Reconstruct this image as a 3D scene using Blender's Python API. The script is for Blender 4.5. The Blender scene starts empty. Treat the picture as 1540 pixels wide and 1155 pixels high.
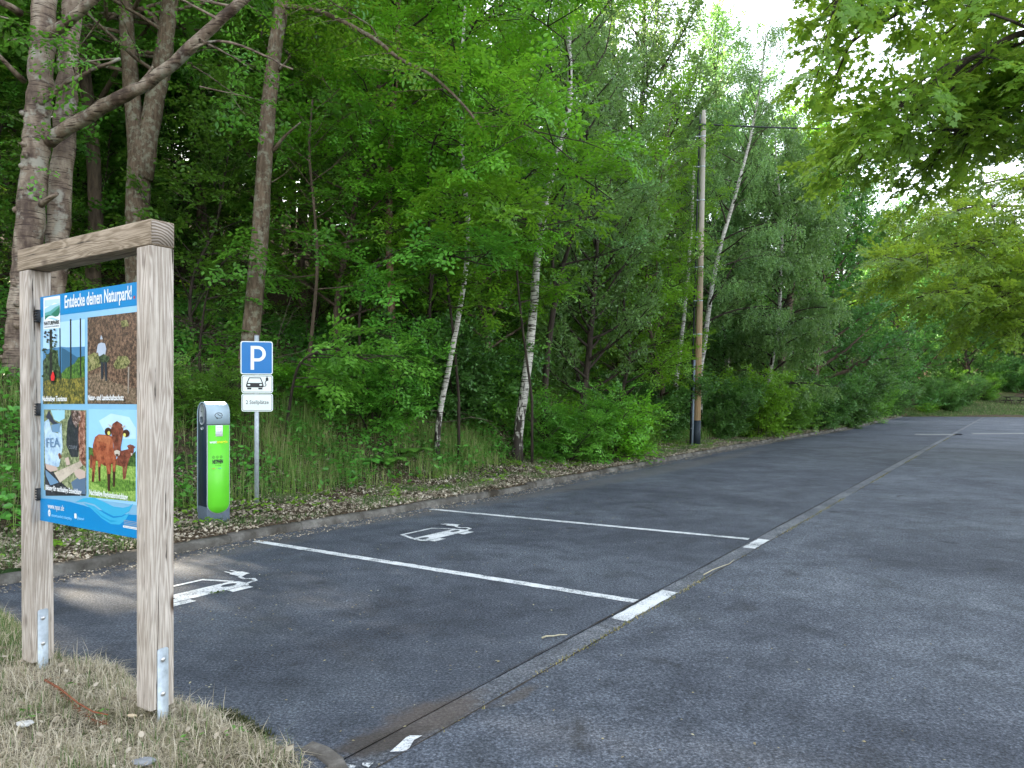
import bpy, bmesh, math, random
import numpy as np
from mathutils import Vector, Matrix
from mathutils.geometry import tessellate_polygon
sc = bpy.context.scene
R = math.radians
F, HOR, CX, CAMZ = 1112.0, 600.0, 770.0, 1.6       # photo focal length and horizon in pixels, eye height

# ---------------------------------------------------------------- camera
cd = bpy.data.cameras.new('camera'); cam = bpy.data.objects.new('camera', cd); sc.collection.objects.link(cam)
cam.location = (0, 0, CAMZ); cam.rotation_euler = (R(90), 0, 0)
cd.sensor_width = 36; cd.lens = F/1540*36; cd.shift_y = (HOR-577.5)/1540
cd.clip_start = .05; cd.clip_end = 2000
sc.camera = cam
# ---------------------------------------------------------------- sky, sun, exposure
SUN_EL, SUN_AZ = 26, -54                           # degrees; azimuth from +Y towards +X
w = bpy.data.worlds.new('World'); sc.world = w; w.use_nodes = True
nt = w.node_tree; bg = nt.nodes['Background']
sky = nt.nodes.new('ShaderNodeTexSky'); sky.sky_type = 'NISHITA'; sky.sun_disc = False
sky.sun_elevation = R(SUN_EL); sky.sun_rotation = R(SUN_AZ)
sky.air_density = 1.0; sky.dust_density = 2.5; sky.ozone_density = 1.0
# thin bright cloud: the blue of the clear sky is mixed towards white
mxs = nt.nodes.new('ShaderNodeMix'); mxs.data_type = 'RGBA'; mxs.inputs[0].default_value = .62
bwn = nt.nodes.new('ShaderNodeRGBToBW'); nt.links.new(sky.outputs[0], bwn.inputs[0]); cmb = nt.nodes.new('ShaderNodeCombineColor')
for q_ in range(3):
    mu = nt.nodes.new('ShaderNodeMath'); mu.operation = 'MULTIPLY'; mu.inputs[1].default_value = (1.17, 1.15, 1.10)[q_]; nt.links.new(bwn.outputs[0], mu.inputs[0]); nt.links.new(mu.outputs[0], cmb.inputs[q_])
nt.links.new(sky.outputs[0], mxs.inputs[6]); nt.links.new(cmb.outputs[0], mxs.inputs[7]); nt.links.new(mxs.outputs[2], bg.inputs[0]); bg.inputs[1].default_value = .15
sl = bpy.data.lights.new('sun', 'SUN'); sun = bpy.data.objects.new('sun', sl); sc.collection.objects.link(sun)
sl.energy = 3.6; sl.angle = R(.6); sl.color = (1, .86, .66)
sd = Vector((math.sin(R(SUN_AZ))*math.cos(R(SUN_EL)), math.cos(R(SUN_AZ))*math.cos(R(SUN_EL)), math.sin(R(SUN_EL))))
sun.rotation_euler = sd.to_track_quat('Z', 'Y').to_euler()
sc.view_settings.view_transform = 'Standard'; sc.view_settings.look = 'None'
sc.view_settings.exposure = 2.95; sc.view_settings.gamma = 1
sc.render.engine = 'CYCLES'
sc.cycles.max_bounces = 6; sc.cycles.diffuse_bounces = 4; sc.cycles.glossy_bounces = 2; sc.cycles.transmission_bounces = 4
sc.cycles.use_denoising = True

# ---------------------------------------------------------------- helpers
col = sc.collection
def tag(o, label=None, cat=None, group=None, kind=None):
    if label: o['label'] = label
    if cat: o['category'] = cat
    if group: o['group'] = group
    if kind: o['kind'] = kind
    return o
def empty(name, loc, rz=0, label=None, cat=None, group=None):
    o = bpy.data.objects.new(name, None); col.objects.link(o); o.empty_display_size = .2
    o.location = loc; o.rotation_euler = (0, 0, rz); return tag(o, label, cat, group)
def link(name, me, parent=None, mats=None):
    o = bpy.data.objects.new(name, me); col.objects.link(o)
    if mats and not me.materials:
        for m in (mats if isinstance(mats, (list, tuple)) else [mats]): me.materials.append(m)
    if parent: o.parent = parent
    return o
def copy_tree(o, parent=None):
    kids = list(o.children); c = o.copy(); col.objects.link(c)
    if parent: c.parent = parent
    for k in kids: copy_tree(k, c)
    return c

class MB:
    """numpy mesh builder: blocks of vertices with faces of one size"""
    def __init__(s): s.v = []; s.f = []; s.m = []; s.r = []; s.n = 0
    def add(s, v, f, mat=0, rnd=None):
        v = np.asarray(v, float).reshape(-1, 3); f = np.asarray(f, np.int64)
        s.v.append(v); s.f.append(f+s.n); s.m.append(np.full(len(f), mat, np.int32))
        s.r.append(np.zeros(len(f)) if rnd is None else np.asarray(rnd, float)); s.n += len(v)
    def mesh(s, name, smooth=False):
        me = bpy.data.meshes.new(name)
        if not s.v: return me
        v = np.concatenate(s.v); me.vertices.add(len(v)); me.vertices.foreach_set('co', v.astype(np.float32).ravel())
        loops = np.concatenate([f.ravel() for f in s.f]).astype(np.int32)
        cnt = np.concatenate([np.full(len(f), f.shape[1], np.int32) for f in s.f])
        me.loops.add(len(loops)); me.loops.foreach_set('vertex_index', loops)
        st = np.zeros(len(cnt), np.int32); st[1:] = np.cumsum(cnt)[:-1]
        me.polygons.add(len(cnt)); me.polygons.foreach_set('loop_start', st); me.polygons.foreach_set('loop_total', cnt)
        me.polygons.foreach_set('material_index', np.concatenate(s.m))
        if smooth: me.polygons.foreach_set('use_smooth', np.ones(len(cnt), bool))
        a = me.attributes.new('rnd', 'FLOAT', 'FACE'); a.data.foreach_set('value', np.concatenate(s.r).astype(np.float32))
        me.update(calc_edges=True); me.validate(); return me
    def box(s, x0, x1, y0, y1, z0, z1, mat=0):
        v = [(x, y, z) for z in (z0, z1) for y in (y0, y1) for x in (x0, x1)]
        s.add(v, [(0, 2, 3, 1), (4, 5, 7, 6), (0, 1, 5, 4), (2, 6, 7, 3), (0, 4, 6, 2), (1, 3, 7, 5)], mat)
    def tube(s, path, rad, sides=8, mat=0, cap=True, lump=0, rng=None, rnd=0.):
        p = np.asarray(path, float); n = len(p); rad = np.broadcast_to(np.asarray(rad, float), (n,))
        t = np.gradient(p, axis=0); t /= np.linalg.norm(t, axis=1)[:, None]+1e-9
        a = np.array([1., 0, 0]) if abs(t[0][0]) < .9 else np.array([0, 1., 0])
        vs = []
        for i in range(n):
            a = a-t[i]*a.dot(t[i]); a /= np.linalg.norm(a)+1e-9
            b = np.cross(t[i], a); th = np.arange(sides)*2*math.pi/sides
            rr = rad[i]*(1+(lump*rng.normal(size=sides) if lump else 0))
            vs.append(p[i]+(np.cos(th)*rr)[:, None]*a+(np.sin(th)*rr)[:, None]*b)
        v = np.concatenate(vs); f = []
        i, j = np.meshgrid(np.arange(n-1), np.arange(sides), indexing='ij'); i = i.ravel(); j = j.ravel(); k = (j+1) % sides
        f = np.stack([i*sides+j, i*sides+k, (i+1)*sides+k, (i+1)*sides+j], 1)
        base = s.n; s.add(v, f, mat, np.full(len(f), rnd))
        if cap and sides <= 24:
            s.f.append(np.array([list(range(sides))[::-1]])+base); s.m.append(np.array([mat], np.int32)); s.r.append(np.array([rnd]))
            s.f.append(np.array([[(n-1)*sides+q for q in range(sides)]])+base); s.m.append(np.array([mat], np.int32)); s.r.append(np.array([rnd]))
    def poly(s, pts, z=0, mat=0, holes=()):
        """flat polygon (x,y) -> xz plane facing -y at y=-z (sign graphics)"""
        rings = [list(pts)]+[list(h) for h in holes]
        tri = tessellate_polygon([[Vector((a, b, 0)) for a, b in r] for r in rings])
        flat = [q for r in rings for q in r]
        s.add([(a, -z, b) for a, b in flat], [tuple(t) for t in tri], mat)
    def gpoly(s, pts, z=0, mat=0, holes=()):
        rings = [list(pts)]+[list(h) for h in holes]
        tri = tessellate_polygon([[Vector((a, b, 0)) for a, b in r] for r in rings])
        flat = [q for r in rings for q in r]
        P = np.array([(a, b, z) for a, b in flat]); out = []
        for t in tri:
            a, b, c = P[t[0]], P[t[1]], P[t[2]]
            out.append(t if np.cross(b-a, c-a)[2] > 0 else t[::-1])
        s.add(P, out, mat)
    def obj(s, name, mats, parent=None, smooth=False, bevel=0):
        me = s.mesh(name, smooth)
        if bevel:
            bm = bmesh.new(); bm.from_mesh(me)
            bmesh.ops.remove_doubles(bm, verts=bm.verts, dist=1e-5)
            bmesh.ops.bevel(bm, geom=[e for e in bm.edges if len(e.link_faces) == 2 and e.calc_face_angle(0) > .6], offset=bevel, segments=2, affect='EDGES', profile=.6)
            bm.to_mesh(me); bm.free()
        return link(name, me, parent, mats)

def arc(cx, cy, rx, ry=None, n=20, a0=0, a1=2*math.pi, closed=True):
    ry = ry or rx; m = n if closed else n-1
    return [(cx+rx*math.cos(a0+(a1-a0)*i/m), cy+ry*math.sin(a0+(a1-a0)*i/m)) for i in range(n)]
def rrect(x0, x1, y0, y1, r, n=6):
    o = []
    for cx, cy, a in ((x1-r, y1-r, 0), (x0+r, y1-r, 90), (x0+r, y0+r, 180), (x1-r, y0+r, 270)):
        o += [(cx+r*math.cos(R(a+90*i/n)), cy+r*math.sin(R(a+90*i/n))) for i in range(n+1)]
    return o
def stroke(pts, wd):
    """outline of a thick polyline as quads"""
    q = []
    for a, b in zip(pts[:-1], pts[1:]):
        d = np.array(b, float)-np.array(a, float); L = np.hypot(*d); d /= L+1e-9; n = np.array([-d[1], d[0]])*wd/2; e = d*wd*.35
        q.append([tuple(np.array(a)-e+n), tuple(np.array(a)-e-n), tuple(np.array(b)+e-n), tuple(np.array(b)+e+n)])
    return q
def gp(px, py, z=0.):
    Y = (CAMZ-z)*F/(py-HOR); return ((px-CX)/F*Y, Y)
def wp(px, py, Y): return np.array([(px-CX)/F*Y, Y, CAMZ+(HOR-py)/F*Y])

# ---------------------------------------------------------------- materials
def mat(name, rough=.8, spec=.3):
    m = bpy.data.materials.new(name); m.use_nodes = True; p = m.node_tree.nodes['Principled BSDF']
    p.inputs['Roughness'].default_value = rough; p.inputs['Specular IOR Level'].default_value = spec
    return m, m.node_tree, p
def nd(t, typ, **k):
    n = t.nodes.new(typ)
    for a, b in k.items():
        if a in n.inputs.keys() if isinstance(a, str) else False: n.inputs[a].default_value = b
        else: setattr(n, a, b)
    return n
def ramp(t, fac, stops):
    r = t.nodes.new('ShaderNodeValToRGB'); e = r.color_ramp.elements
    while len(e) < len(stops): e.new(.5)
    for i, (p, c) in enumerate(stops):
        e[i].position = p; e[i].color = (*c, 1) if len(c) == 3 else c
    t.links.new(fac, r.inputs[0]); return r.outputs[0]
def coords(t, scale=(1, 1, 1), kind='Object'):
    c = t.nodes.new('ShaderNodeTexCoord'); m = t.nodes.new('ShaderNodeMapping'); m.inputs['Scale'].default_value = scale
    t.links.new(c.outputs[kind], m.inputs[0]); return m.outputs[0]
def noise(t, vec, scale, detail=6, rough=.6, dist=0):
    n = t.nodes.new('ShaderNodeTexNoise'); n.inputs['Scale'].default_value = scale; n.inputs['Detail'].default_value = detail
    n.inputs['Roughness'].default_value = rough; n.inputs['Distortion'].default_value = dist
    t.links.new(vec, n.inputs['Vector']); return n.outputs['Fac']
def mix(t, fac, a, b, mode='MIX'):
    n = t.nodes.new('ShaderNodeMix'); n.data_type = 'RGBA'; n.blend_type = mode
    for i, x in ((0, fac), (6, a), (7, b)):
        if hasattr(x, 'links') or hasattr(x, 'is_linked'): t.links.new(x, n.inputs[i])
        elif i == 0: n.inputs[0].default_value = x
        else: n.inputs[i].default_value = (*x, 1)
    return n.outputs[2]
def maths(t, op, a, b=0.):
    n = t.nodes.new('ShaderNodeMath'); n.operation = op
    for i, x in ((0, a), (1, b)):
        if hasattr(x, 'is_linked'): t.links.new(x, n.inputs[i])
        else: n.inputs[i].default_value = x
    return n.outputs[0]
def bump(t, p, h, strength=.5, dist=.01):
    b = t.nodes.new('ShaderNodeBump'); b.inputs['Strength'].default_value = strength; b.inputs['Distance'].default_value = dist
    t.links.new(h, b.inputs['Height']); t.links.new(b.outputs[0], p.inputs['Normal'])
def plain(name, c, rough=.6, spec=.3, var=.12, scale=30, metal=0):
    m, t, p = mat(name, rough, spec); v = coords(t); f = noise(t, v, scale, 5)
    c0 = tuple(x*(1-var) for x in c); c1 = tuple(min(1, x*(1+var)) for x in c)
    t.links.new(ramp(t, f, [(.3, c0), (.7, c1)]), p.inputs['Base Color']); p.inputs['Metallic'].default_value = metal
    return m
def flat(name, c, rough=.35): return plain(name, c, rough, .4, .04, 8)

def leaf_mat(name, dark, light, tl, trans=.4):
    m, t, p = mat(name, .42, .5)
    at = nd(t, 'ShaderNodeAttribute', attribute_name='rnd'); oi = t.nodes.new('ShaderNodeObjectInfo')
    n = noise(t, coords(t), .6, 3)
    f = maths(t, 'ADD', maths(t, 'MULTIPLY', at.outputs['Fac'], .75), maths(t, 'MULTIPLY', maths(t, 'SUBTRACT', n, .4), .9))
    c = ramp(t, f, [(0, dark), (.75, light), (1, tuple(min(1, x*1.3) for x in light))])
    v = maths(t, 'ADD', .8, maths(t, 'MULTIPLY', oi.outputs['Random'], .4))
    hs = t.nodes.new('ShaderNodeHueSaturation'); t.links.new(c, hs.inputs['Color']); t.links.new(v, hs.inputs['Value'])
    t.links.new(maths(t, 'ADD', .485, maths(t, 'MULTIPLY', oi.outputs['Random'], .03)), hs.inputs['Hue'])
    t.links.new(hs.outputs[0], p.inputs['Base Color'])
    tr = t.nodes.new('ShaderNodeBsdfTranslucent'); t.links.new(mix(t, .55, hs.outputs[0], tl), tr.inputs[0])
    ms = t.nodes.new('ShaderNodeMixShader'); ms.inputs[0].default_value = trans
    t.links.new(p.outputs[0], ms.inputs[1]); t.links.new(tr.outputs[0], ms.inputs[2])
    t.links.new(ms.outputs[0], t.nodes['Material Output'].inputs['Surface']); return m
L_beech = leaf_mat('beech_leaf', (.05, .16, .015), (.19, .43, .025), (.32, .62, .03))
L_hazel = leaf_mat('hazel_leaf', (.045, .16, .02), (.16, .38, .04), (.25, .55, .04))
L_birch = leaf_mat('birch_leaf', (.06, .15, .045), (.19, .36, .10), (.30, .50, .10))
L_oak = leaf_mat('oak_leaf', (.03, .105, .022), (.105, .26, .05), (.17, .38, .05))
L_forest = leaf_mat('forest_leaf', (.035, .11, .015), (.11, .28, .03), (.28, .50, .04))
L_maple = leaf_mat('maple_leaf', (.07, .16, .015), (.19, .34, .03), (.45, .60, .05), .5)
L_lime = leaf_mat('lime_leaf', (.12, .30, .02), (.20, .46, .03), (.30, .6, .04))
L_litterplant = leaf_mat('herb_leaf', (.05, .17, .025), (.13, .36, .05), (.18, .45, .05), .35)

def bark(name, c0, c1, sx=6, sz=1.2, lichen=None, strength=.9):
    m, t, p = mat(name, .9, .15); v = coords(t, (sx, sx, sz))
    n = noise(t, v, 3, 8, .65, .4); c = ramp(t, n, [(.3, c0), (.7, c1)])
    if lichen:
        c = mix(t, ramp(t, noise(t, coords(t), 9, 6, .7), [(.5, (0, 0, 0)), (.62, (1, 1, 1))]), c, lichen)
    t.links.new(c, p.inputs['Base Color']); bump(t, p, n, strength, .03); return m
B_brown = bark('brown_bark', (.05, .037, .028), (.19, .14, .10), 5, .9)
B_lichen = bark('lichen_bark', (.05, .034, .023), (.19, .14, .095), 7, 1.5, (.21, .20, .145))
B_dark = bark('dark_bark', (.02, .016, .013), (.08, .062, .048), 6, 1)
B_red = bark('reddish_bark', (.10, .05, .03), (.30, .18, .12), 6, 1, (.25, .22, .17))
def birch_bark(name, low=1.3, base=(.62, .59, .52)):
    m, t, p = mat(name, .7, .25); v = coords(t, (3, 3, 26)); n = noise(t, v, 1.6, 4, .6)
    marks = ramp(t, n, [(.41, (1, 1, 1)), (.46, (0, 0, 0))])
    v2 = coords(t, (6, 6, 1.6)); n2 = noise(t, v2, 2.2, 6, .6)
    sep = t.nodes.new('ShaderNodeSeparateXYZ'); t.links.new(coords(t), sep.inputs[0])
    lowf = maths(t, 'SUBTRACT', .92, maths(t, 'DIVIDE', sep.outputs[2], low*2))
    cr = ramp(t, maths(t, 'ADD', maths(t, 'MULTIPLY', n2, .9), maths(t, 'MULTIPLY', lowf, .42)), [(.66, (0, 0, 0)), (.72, (1, 1, 1))])
    c = mix(t, noise(t, coords(t, (1, 1, .3)), 5), base, tuple(x*.62 for x in base))
    c = mix(t, marks, c, (.045, .035, .028)); c = mix(t, cr, c, (.035, .028, .022))
    t.links.new(c, p.inputs['Base Color']); bump(t, p, n2, .5, .02); return m
B_birch = birch_bark('birch_bark')
def cherry_bark():
    m, t, p = mat('cherry_bark', .6, .3); v = coords(t, (3, 3, 40)); n = noise(t, v, 1.3, 4, .6)
    n3 = noise(t, coords(t, (2, 2, 1)), 2.2, 6)
    c = ramp(t, n3, [(.36, (.07, .044, .032)), (.5, (.19, .138, .10)), (.64, (.34, .28, .215))])
    c = mix(t, ramp(t, n, [(.40, (1, 1, 1)), (.46, (0, 0, 0))]), c, (.05, .03, .022))
    c = mix(t, ramp(t, noise(t, coords(t), 4, 5), [(.56, (0, 0, 0)), (.66, (1, 1, 1))]), c, (.30, .28, .23))
    sep = t.nodes.new('ShaderNodeSeparateXYZ'); t.links.new(coords(t), sep.inputs[0])
    c = mix(t, ramp(t, maths(t, 'ADD', maths(t, 'DIVIDE', sep.outputs[2], 3), maths(t, 'MULTIPLY', n3, .6)), [(.55, (1, 1, 1)), (.95, (0, 0, 0))]), c, (.07, .055, .045))
    t.links.new(c, p.inputs['Base Color']); bump(t, p, maths(t, 'ADD', n, n3), .7, .02); return m
B_cherry = cherry_bark()

# ---------------------------------------------------------------- lie of the land
U = np.array([.565, .825]); U /= np.linalg.norm(U); N = np.array([-U[1], U[0]])     # along the kerb, away from the car park
kp = np.array([gp(*q) for q in [(-300, 925), (0, 885), (100, 864), (203, 846), (263, 834), (350, 816), (454, 797), (547, 782), (623, 767), (740, 748), (800, 735), (860, 722), (950, 704), (1068, 681), (1155, 665), (1260, 648), (1306, 638), (1359, 627)]])
ks = kp@U; kl = kp@N
ks = np.concatenate([[-40], ks, [ks[-1]+90]]); kl = np.concatenate([[kl[0]], kl, [kl[-1]+3]])
kern = lambda x: np.interp(x, ks, kl)
def klat(s): s = np.asarray(s, float); return sum(kern(s+o) for o in (-.8, -.4, 0, .4, .8))/5
def sd2xy(s, d): s = np.asarray(s, float); d = np.asarray(d, float); l = klat(s)+d; return s*U[0]+l*N[0], s*U[1]+l*N[1]
def xy2sd(x, y): s = np.asarray(x)*U[0]+np.asarray(y)*U[1]; return s, np.asarray(x)*N[0]+np.asarray(y)*N[1]-klat(s)
def wob(x, y): return np.sin(x*.7+1.3*np.sin(y*.31))*np.cos(y*.53+x*.21)+.5*np.sin(x*1.9+y*1.3)*np.cos(y*1.7-x*.6)+.22*np.sin(x*4.3+y*3.1+1)*np.cos(y*4.9-x*1.7)
def hgt(x, y):
    x = np.asarray(x, float); y = np.asarray(y, float); s, d = xy2sd(x, y)
    z = np.interp(d, [0, .12, 1.2, 1.9, 3.2, 5, 8, 9.6, 30, 60, 110], [.10, .10, .115, .20, .98, 1.95, 3.35, 3.5, 11.8, 26, 44])
    z = .10+(z-.10)*np.maximum(np.interp(s, [-30, 0, 16, 24, 40, 80], [1, 1, 1, .72, .6, .5]), np.interp(d, [8, 22], [0, .95])*np.interp(s, [45, 75], [1, .5]))
    z = z+wob(x, y)*np.interp(d, [0, .3, 2, 10], [0, .012, .09, .3])
    far = np.interp(y, [67, 67.3, 76, 90, 140, 300], [-.08, .08, 1.15, 3.4, 14, 45])
    return np.where(d < 0, np.where(y > 67, far, -.08), np.maximum(z, far))

def ground_mat():
    m, t, p = mat('forest_floor', .95, .1); v = coords(t)
    n = noise(t, v, 2.2, 8, .7); n2 = noise(t, v, 28, 6, .75)
    c = ramp(t, n2, [(.3, (.025, .017, .011)), (.5, (.085, .06, .04)), (.72, (.20, .15, .10))])
    c = mix(t, ramp(t, n, [(.5, (0, 0, 0)), (.62, (1, 1, 1))]), c, (.03, .06, .018))
    t.links.new(c, p.inputs['Base Color']); bump(t, p, n2, .9, .04); return m
M_floor = ground_mat()
b = MB()
sv = np.concatenate([np.arange(-40, -6, 2), np.arange(-6, 40, .3), np.arange(40, 110, 1.5), [115, 125, 150, 200, 320]])
dv = np.concatenate([[-500, -250, -120, -60, -30, -12, -4, -1, -.001], [0.001, .12], np.arange(.3, 12, .3), np.arange(12, 40, 1.2), [42, 50, 60, 80, 110, 180, 300]])
S, D = np.meshgrid(sv, dv, indexing='ij'); X, Y = sd2xy(S, D); Z = hgt(X, Y)
Z = np.where(np.abs(D-.001) < .0005, -.08, Z)
i, j = np.meshgrid(np.arange(len(sv)-1), np.arange(len(dv)-1), indexing='ij'); i = i.ravel(); j = j.ravel(); n_ = len(dv)
b.add(np.stack([X, Y, Z], -1), np.stack([i*n_+j, (i+1)*n_+j, (i+1)*n_+j+1, i*n_+j+1], 1))
tag(b.obj('ground', M_floor, smooth=True), kind='structure')

# the lot's far bank stands on a sheet that starts where the asphalt stops
b = MB(); xs = np.concatenate([np.arange(28, 100, 1.), [110, 130, 180, 300]]); ys = np.concatenate([[66.85, 66.9], np.arange(67.2, 80, .6), [85, 95, 120, 200, 330]])
X, Y = np.meshgrid(xs, ys, indexing='ij'); _, dd = xy2sd(X, Y); Z = np.where(Y < 66.88, -.1, hgt(X, np.maximum(Y, 67.2))+.012+.05*wob(X, Y)*(Y > 68)); Z = np.where(dd > 1, np.minimum(Z, hgt(X, Y)-.1), Z)
i, j = np.meshgrid(np.arange(len(xs)-1), np.arange(len(ys)-1), indexing='ij'); i = i.ravel(); j = j.ravel(); n_ = len(ys)
b.add(np.stack([X, Y, Z], -1), np.stack([i*n_+j, (i+1)*n_+j, (i+1)*n_+j+1, i*n_+j+1], 1))
def lawn_mat(name, g, dry):
    m, t, p = mat(name, .95, .1); v = coords(t); n = noise(t, v, 1.1, 7, .7); n2 = noise(t, v, 40, 4, .7)
    c = mix(t, ramp(t, n, [(.42, (0, 0, 0)), (.6, (1, 1, 1))]), g, dry); c = mix(t, maths(t, 'MULTIPLY', n2, .7), c, (.03, .035, .015), 'MIX')
    t.links.new(c, p.inputs['Base Color']); bump(t, p, n2, .8, .03); return m
M_lawn = lawn_mat('lawn', (.07, .12, .03), (.17, .15, .08))
tag(b.obj('far_bank', M_lawn, smooth=True), kind='structure')

def asphalt_mat(name, tint=(1, 1, 1), seed=0., rough=.78):
    m, t, p = mat(name, rough, .35); v = coords(t)
    mp = t.nodes.new('ShaderNodeMapping'); mp.inputs['Location'].default_value = (seed, seed*2, 0); t.links.new(v, mp.inputs[0]); v = mp.outputs[0]
    fine = noise(t, v, 58, 5, .85); vor = t.nodes.new('ShaderNodeTexVoronoi'); vor.inputs['Scale'].default_value = 85; t.links.new(v, vor.inputs['Vector'])
    big = noise(t, v, .5, 6, .62, .6); midn = noise(t, v, 2.6, 7, .7, .3)
    T = lambda c: tuple(a*b for a, b in zip(c, tint))
    c = ramp(t, fine, [(.34, T((.014, .017, .024))), (.48, T((.063, .075, .096))), (.66, T((.215, .240, .285)))])
    c = mix(t, 1.0, c, ramp(t, vor.outputs['Distance'], [(.0, (1.25, 1.25, 1.25)), (.6, (.7, .7, .7))]), 'MULTIPLY')
    c = mix(t, 1.0, c, ramp(t, big, [(.36, (.66, .67, .70)), (.5, (1.02, 1.02, 1.02)), (.64, (1.34, 1.33, 1.28))]), 'MULTIPLY')
    c = mix(t, 1.0, c, ramp(t, midn, [(.36, (.68, .68, .68)), (.5, (1.02, 1.02, 1.02)), (.66, (1.36, 1.33, 1.28))]), 'MULTIPLY')
    # brown silt washed into the corner beside the drain strip, and dirt along the kerb
    for (cx, cy, sx, sy, ang, colr, k) in ((-.42, 3.72, .42, .19, 50, (.085, .068, .056), .8), (-.62, 3.45, .3, .13, 30, (.05, .042, .036), .9), (.05, 4.0, .2, .06, 55, (.08, .066, .052), .6), (-3.2, 7.6, 1.6, .35, 50, (.11, .095, .08), .35), (-.6, 11.2, 4., .3, 52, (.12, .11, .10), .4), (4, 17.6, 8., .45, 56, (.12, .11, .10), .45)):
        mp2 = t.nodes.new('ShaderNodeMapping'); mp2.vector_type = 'TEXTURE'; mp2.inputs['Location'].default_value = (cx, cy, 0)
        mp2.inputs['Rotation'].default_value = (0, 0, R(ang)); mp2.inputs['Scale'].default_value = (sx, sy, 1)
        t.links.new(coords(t), mp2.inputs[0]); ln = t.nodes.new('ShaderNodeVectorMath'); ln.operation = 'LENGTH'; t.links.new(mp2.outputs[0], ln.inputs[0])
        f = maths(t, 'ADD', ln.outputs['Value'], maths(t, 'MULTIPLY', maths(t, 'SUBTRACT', noise(t, v, 5, 6, .7), .5), 1.6))
        f = maths(t, 'MULTIPLY', ramp(t, f, [(.55, (1, 1, 1)), (1.15, (0, 0, 0))]), k)
        c = mix(t, f, c, mix(t, 1., ramp(t, fine, [(.3, (.5, .5, .5)), (.7, (1.6, 1.6, 1.6))]), colr, 'MULTIPLY'))
    # thin cracks
    vc = t.nodes.new('ShaderNodeTexVoronoi'); vc.feature = 'DISTANCE_TO_EDGE'; vc.inputs['Scale'].default_value = .22
    dn = t.nodes.new('ShaderNodeVectorMath'); dn.operation = 'ADD'; nn = t.nodes.new('ShaderNodeTexNoise'); nn.inputs['Scale'].default_value = 1.5; nn.inputs['Detail'].default_value = 8
    t.links.new(v, nn.inputs['Vector']); t.links.new(v, dn.inputs[0]); t.links.new(nn.outputs['Color'], dn.inputs[1]); t.links.new(dn.outputs[0], vc.inputs['Vector'])
    cr = maths(t, 'MULTIPLY', ramp(t, vc.outputs['Distance'], [(.0015, (1, 1, 1)), (.0035, (0, 0, 0))]), ramp(t, noise(t, v, .8, 4), [(.5, (0, 0, 0)), (.62, (1, 1, 1))]))
    c = mix(t, maths(t, 'MULTIPLY', cr, .75), c, (.012, .012, .013))
    spots = nd(t, 'ShaderNodeTexVoronoi'); spots.inputs['Scale'].default_value = 1.15; spots.inputs['Randomness'].default_value = 1.; t.links.new(dn.outputs[0], spots.inputs['Vector'])
    c = mix(t, maths(t, 'MULTIPLY', ramp(t, spots.outputs['Distance'], [(.06, (1, 1, 1)), (.13, (0, 0, 0))]), .55), c, (.016, .017, .019))
    t.links.new(c, p.inputs['Base Color'])
    t.links.new(maths(t, 'ADD', rough-.15, maths(t, 'MULTIPLY', midn, .3)), p.inputs['Roughness'])
    bump(t, p, maths(t, 'ADD', fine, maths(t, 'MULTIPLY', vor.outputs['Distance'], .8)), .8, .008); return m
M_asph = asphalt_mat('asphalt'); M_asph2 = asphalt_mat('asphalt_bays', (.86, .87, .88), 7.3); M_strip = asphalt_mat('drain_asphalt', (1.45, 1.36, 1.24), 3.1, .7)
# drain strip: left edge line X = .065+.682(Y-4.48), .19 m wide
PL = np.array([.065, 4.48]); PD = np.array([.682, 1.]); PD /= np.linalg.norm(PD); PN = np.array([PD[1], -PD[0]])
def onstrip(t_, o): q = PL+PD*t_+PN*o; return (q[0], q[1])
SW = .185
tend = (67-PL[1])/PD[1]
b = MB(); ss = np.arange(-14, 75, .5); kx, ky = sd2xy(ss, np.full(len(ss), .02)); k_ = ky < 67
left = [(x, y) for x, y in zip(kx[k_], ky[k_])]
lim = [onstrip(-14, 0)]+[onstrip(tend, 0)]
b.gpoly([onstrip(-14, 0), onstrip(tend, 0)]+[(left[-1][0]+.3, 67)]+left[::-1], 0)
tag(b.obj('parking_bays', M_asph2), kind='structure')
b = MB(); b.gpoly([onstrip(-14, SW), (60, -12), (300, -12), (300, 67), onstrip((67-PL[1]-PN[1]*SW)/PD[1], SW)], .004)
tag(b.obj('road', M_asph), kind='structure')
b = MB(); b.gpoly([onstrip(-14, .0), onstrip(-14, SW), onstrip(tend, SW), onstrip(tend, 0)], -.004)
tag(b.obj('gutter_strip', M_strip), kind='structure')
# dark joints with grit either side of the strip
M_joint = plain('joint_grit', (.055, .048, .04), .95, .1, .6, 60)
b = MB(); rg = np.random.default_rng(3)
for off in (0, SW):
    tt = np.arange(-13, tend, .12); wa = (.0015 if off == 0 else .003)+.006*rg.random(len(tt))**2; wb_ = (.0015 if off == 0 else .003)+.006*rg.random(len(tt))**2
    gapf = np.clip(.75+1.1*np.sin(tt*1.7+off*9)*np.sin(tt*.63+1), .12, 1); wa *= gapf; wb_ *= gapf
    A = np.array([(*onstrip(t_, off-x), .0065) for t_, x in zip(tt, wa)]); B_ = np.array([(*onstrip(t_, off+x), .0065) for t_, x in zip(tt, wb_)])
    n_ = len(tt); q = np.arange(n_-1); b.add(np.concatenate([A, B_]), np.stack([q, q+n_, q+n_+1, q+1], 1))
tag(b.obj('gutter_joints', M_joint), kind='structure')

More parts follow.
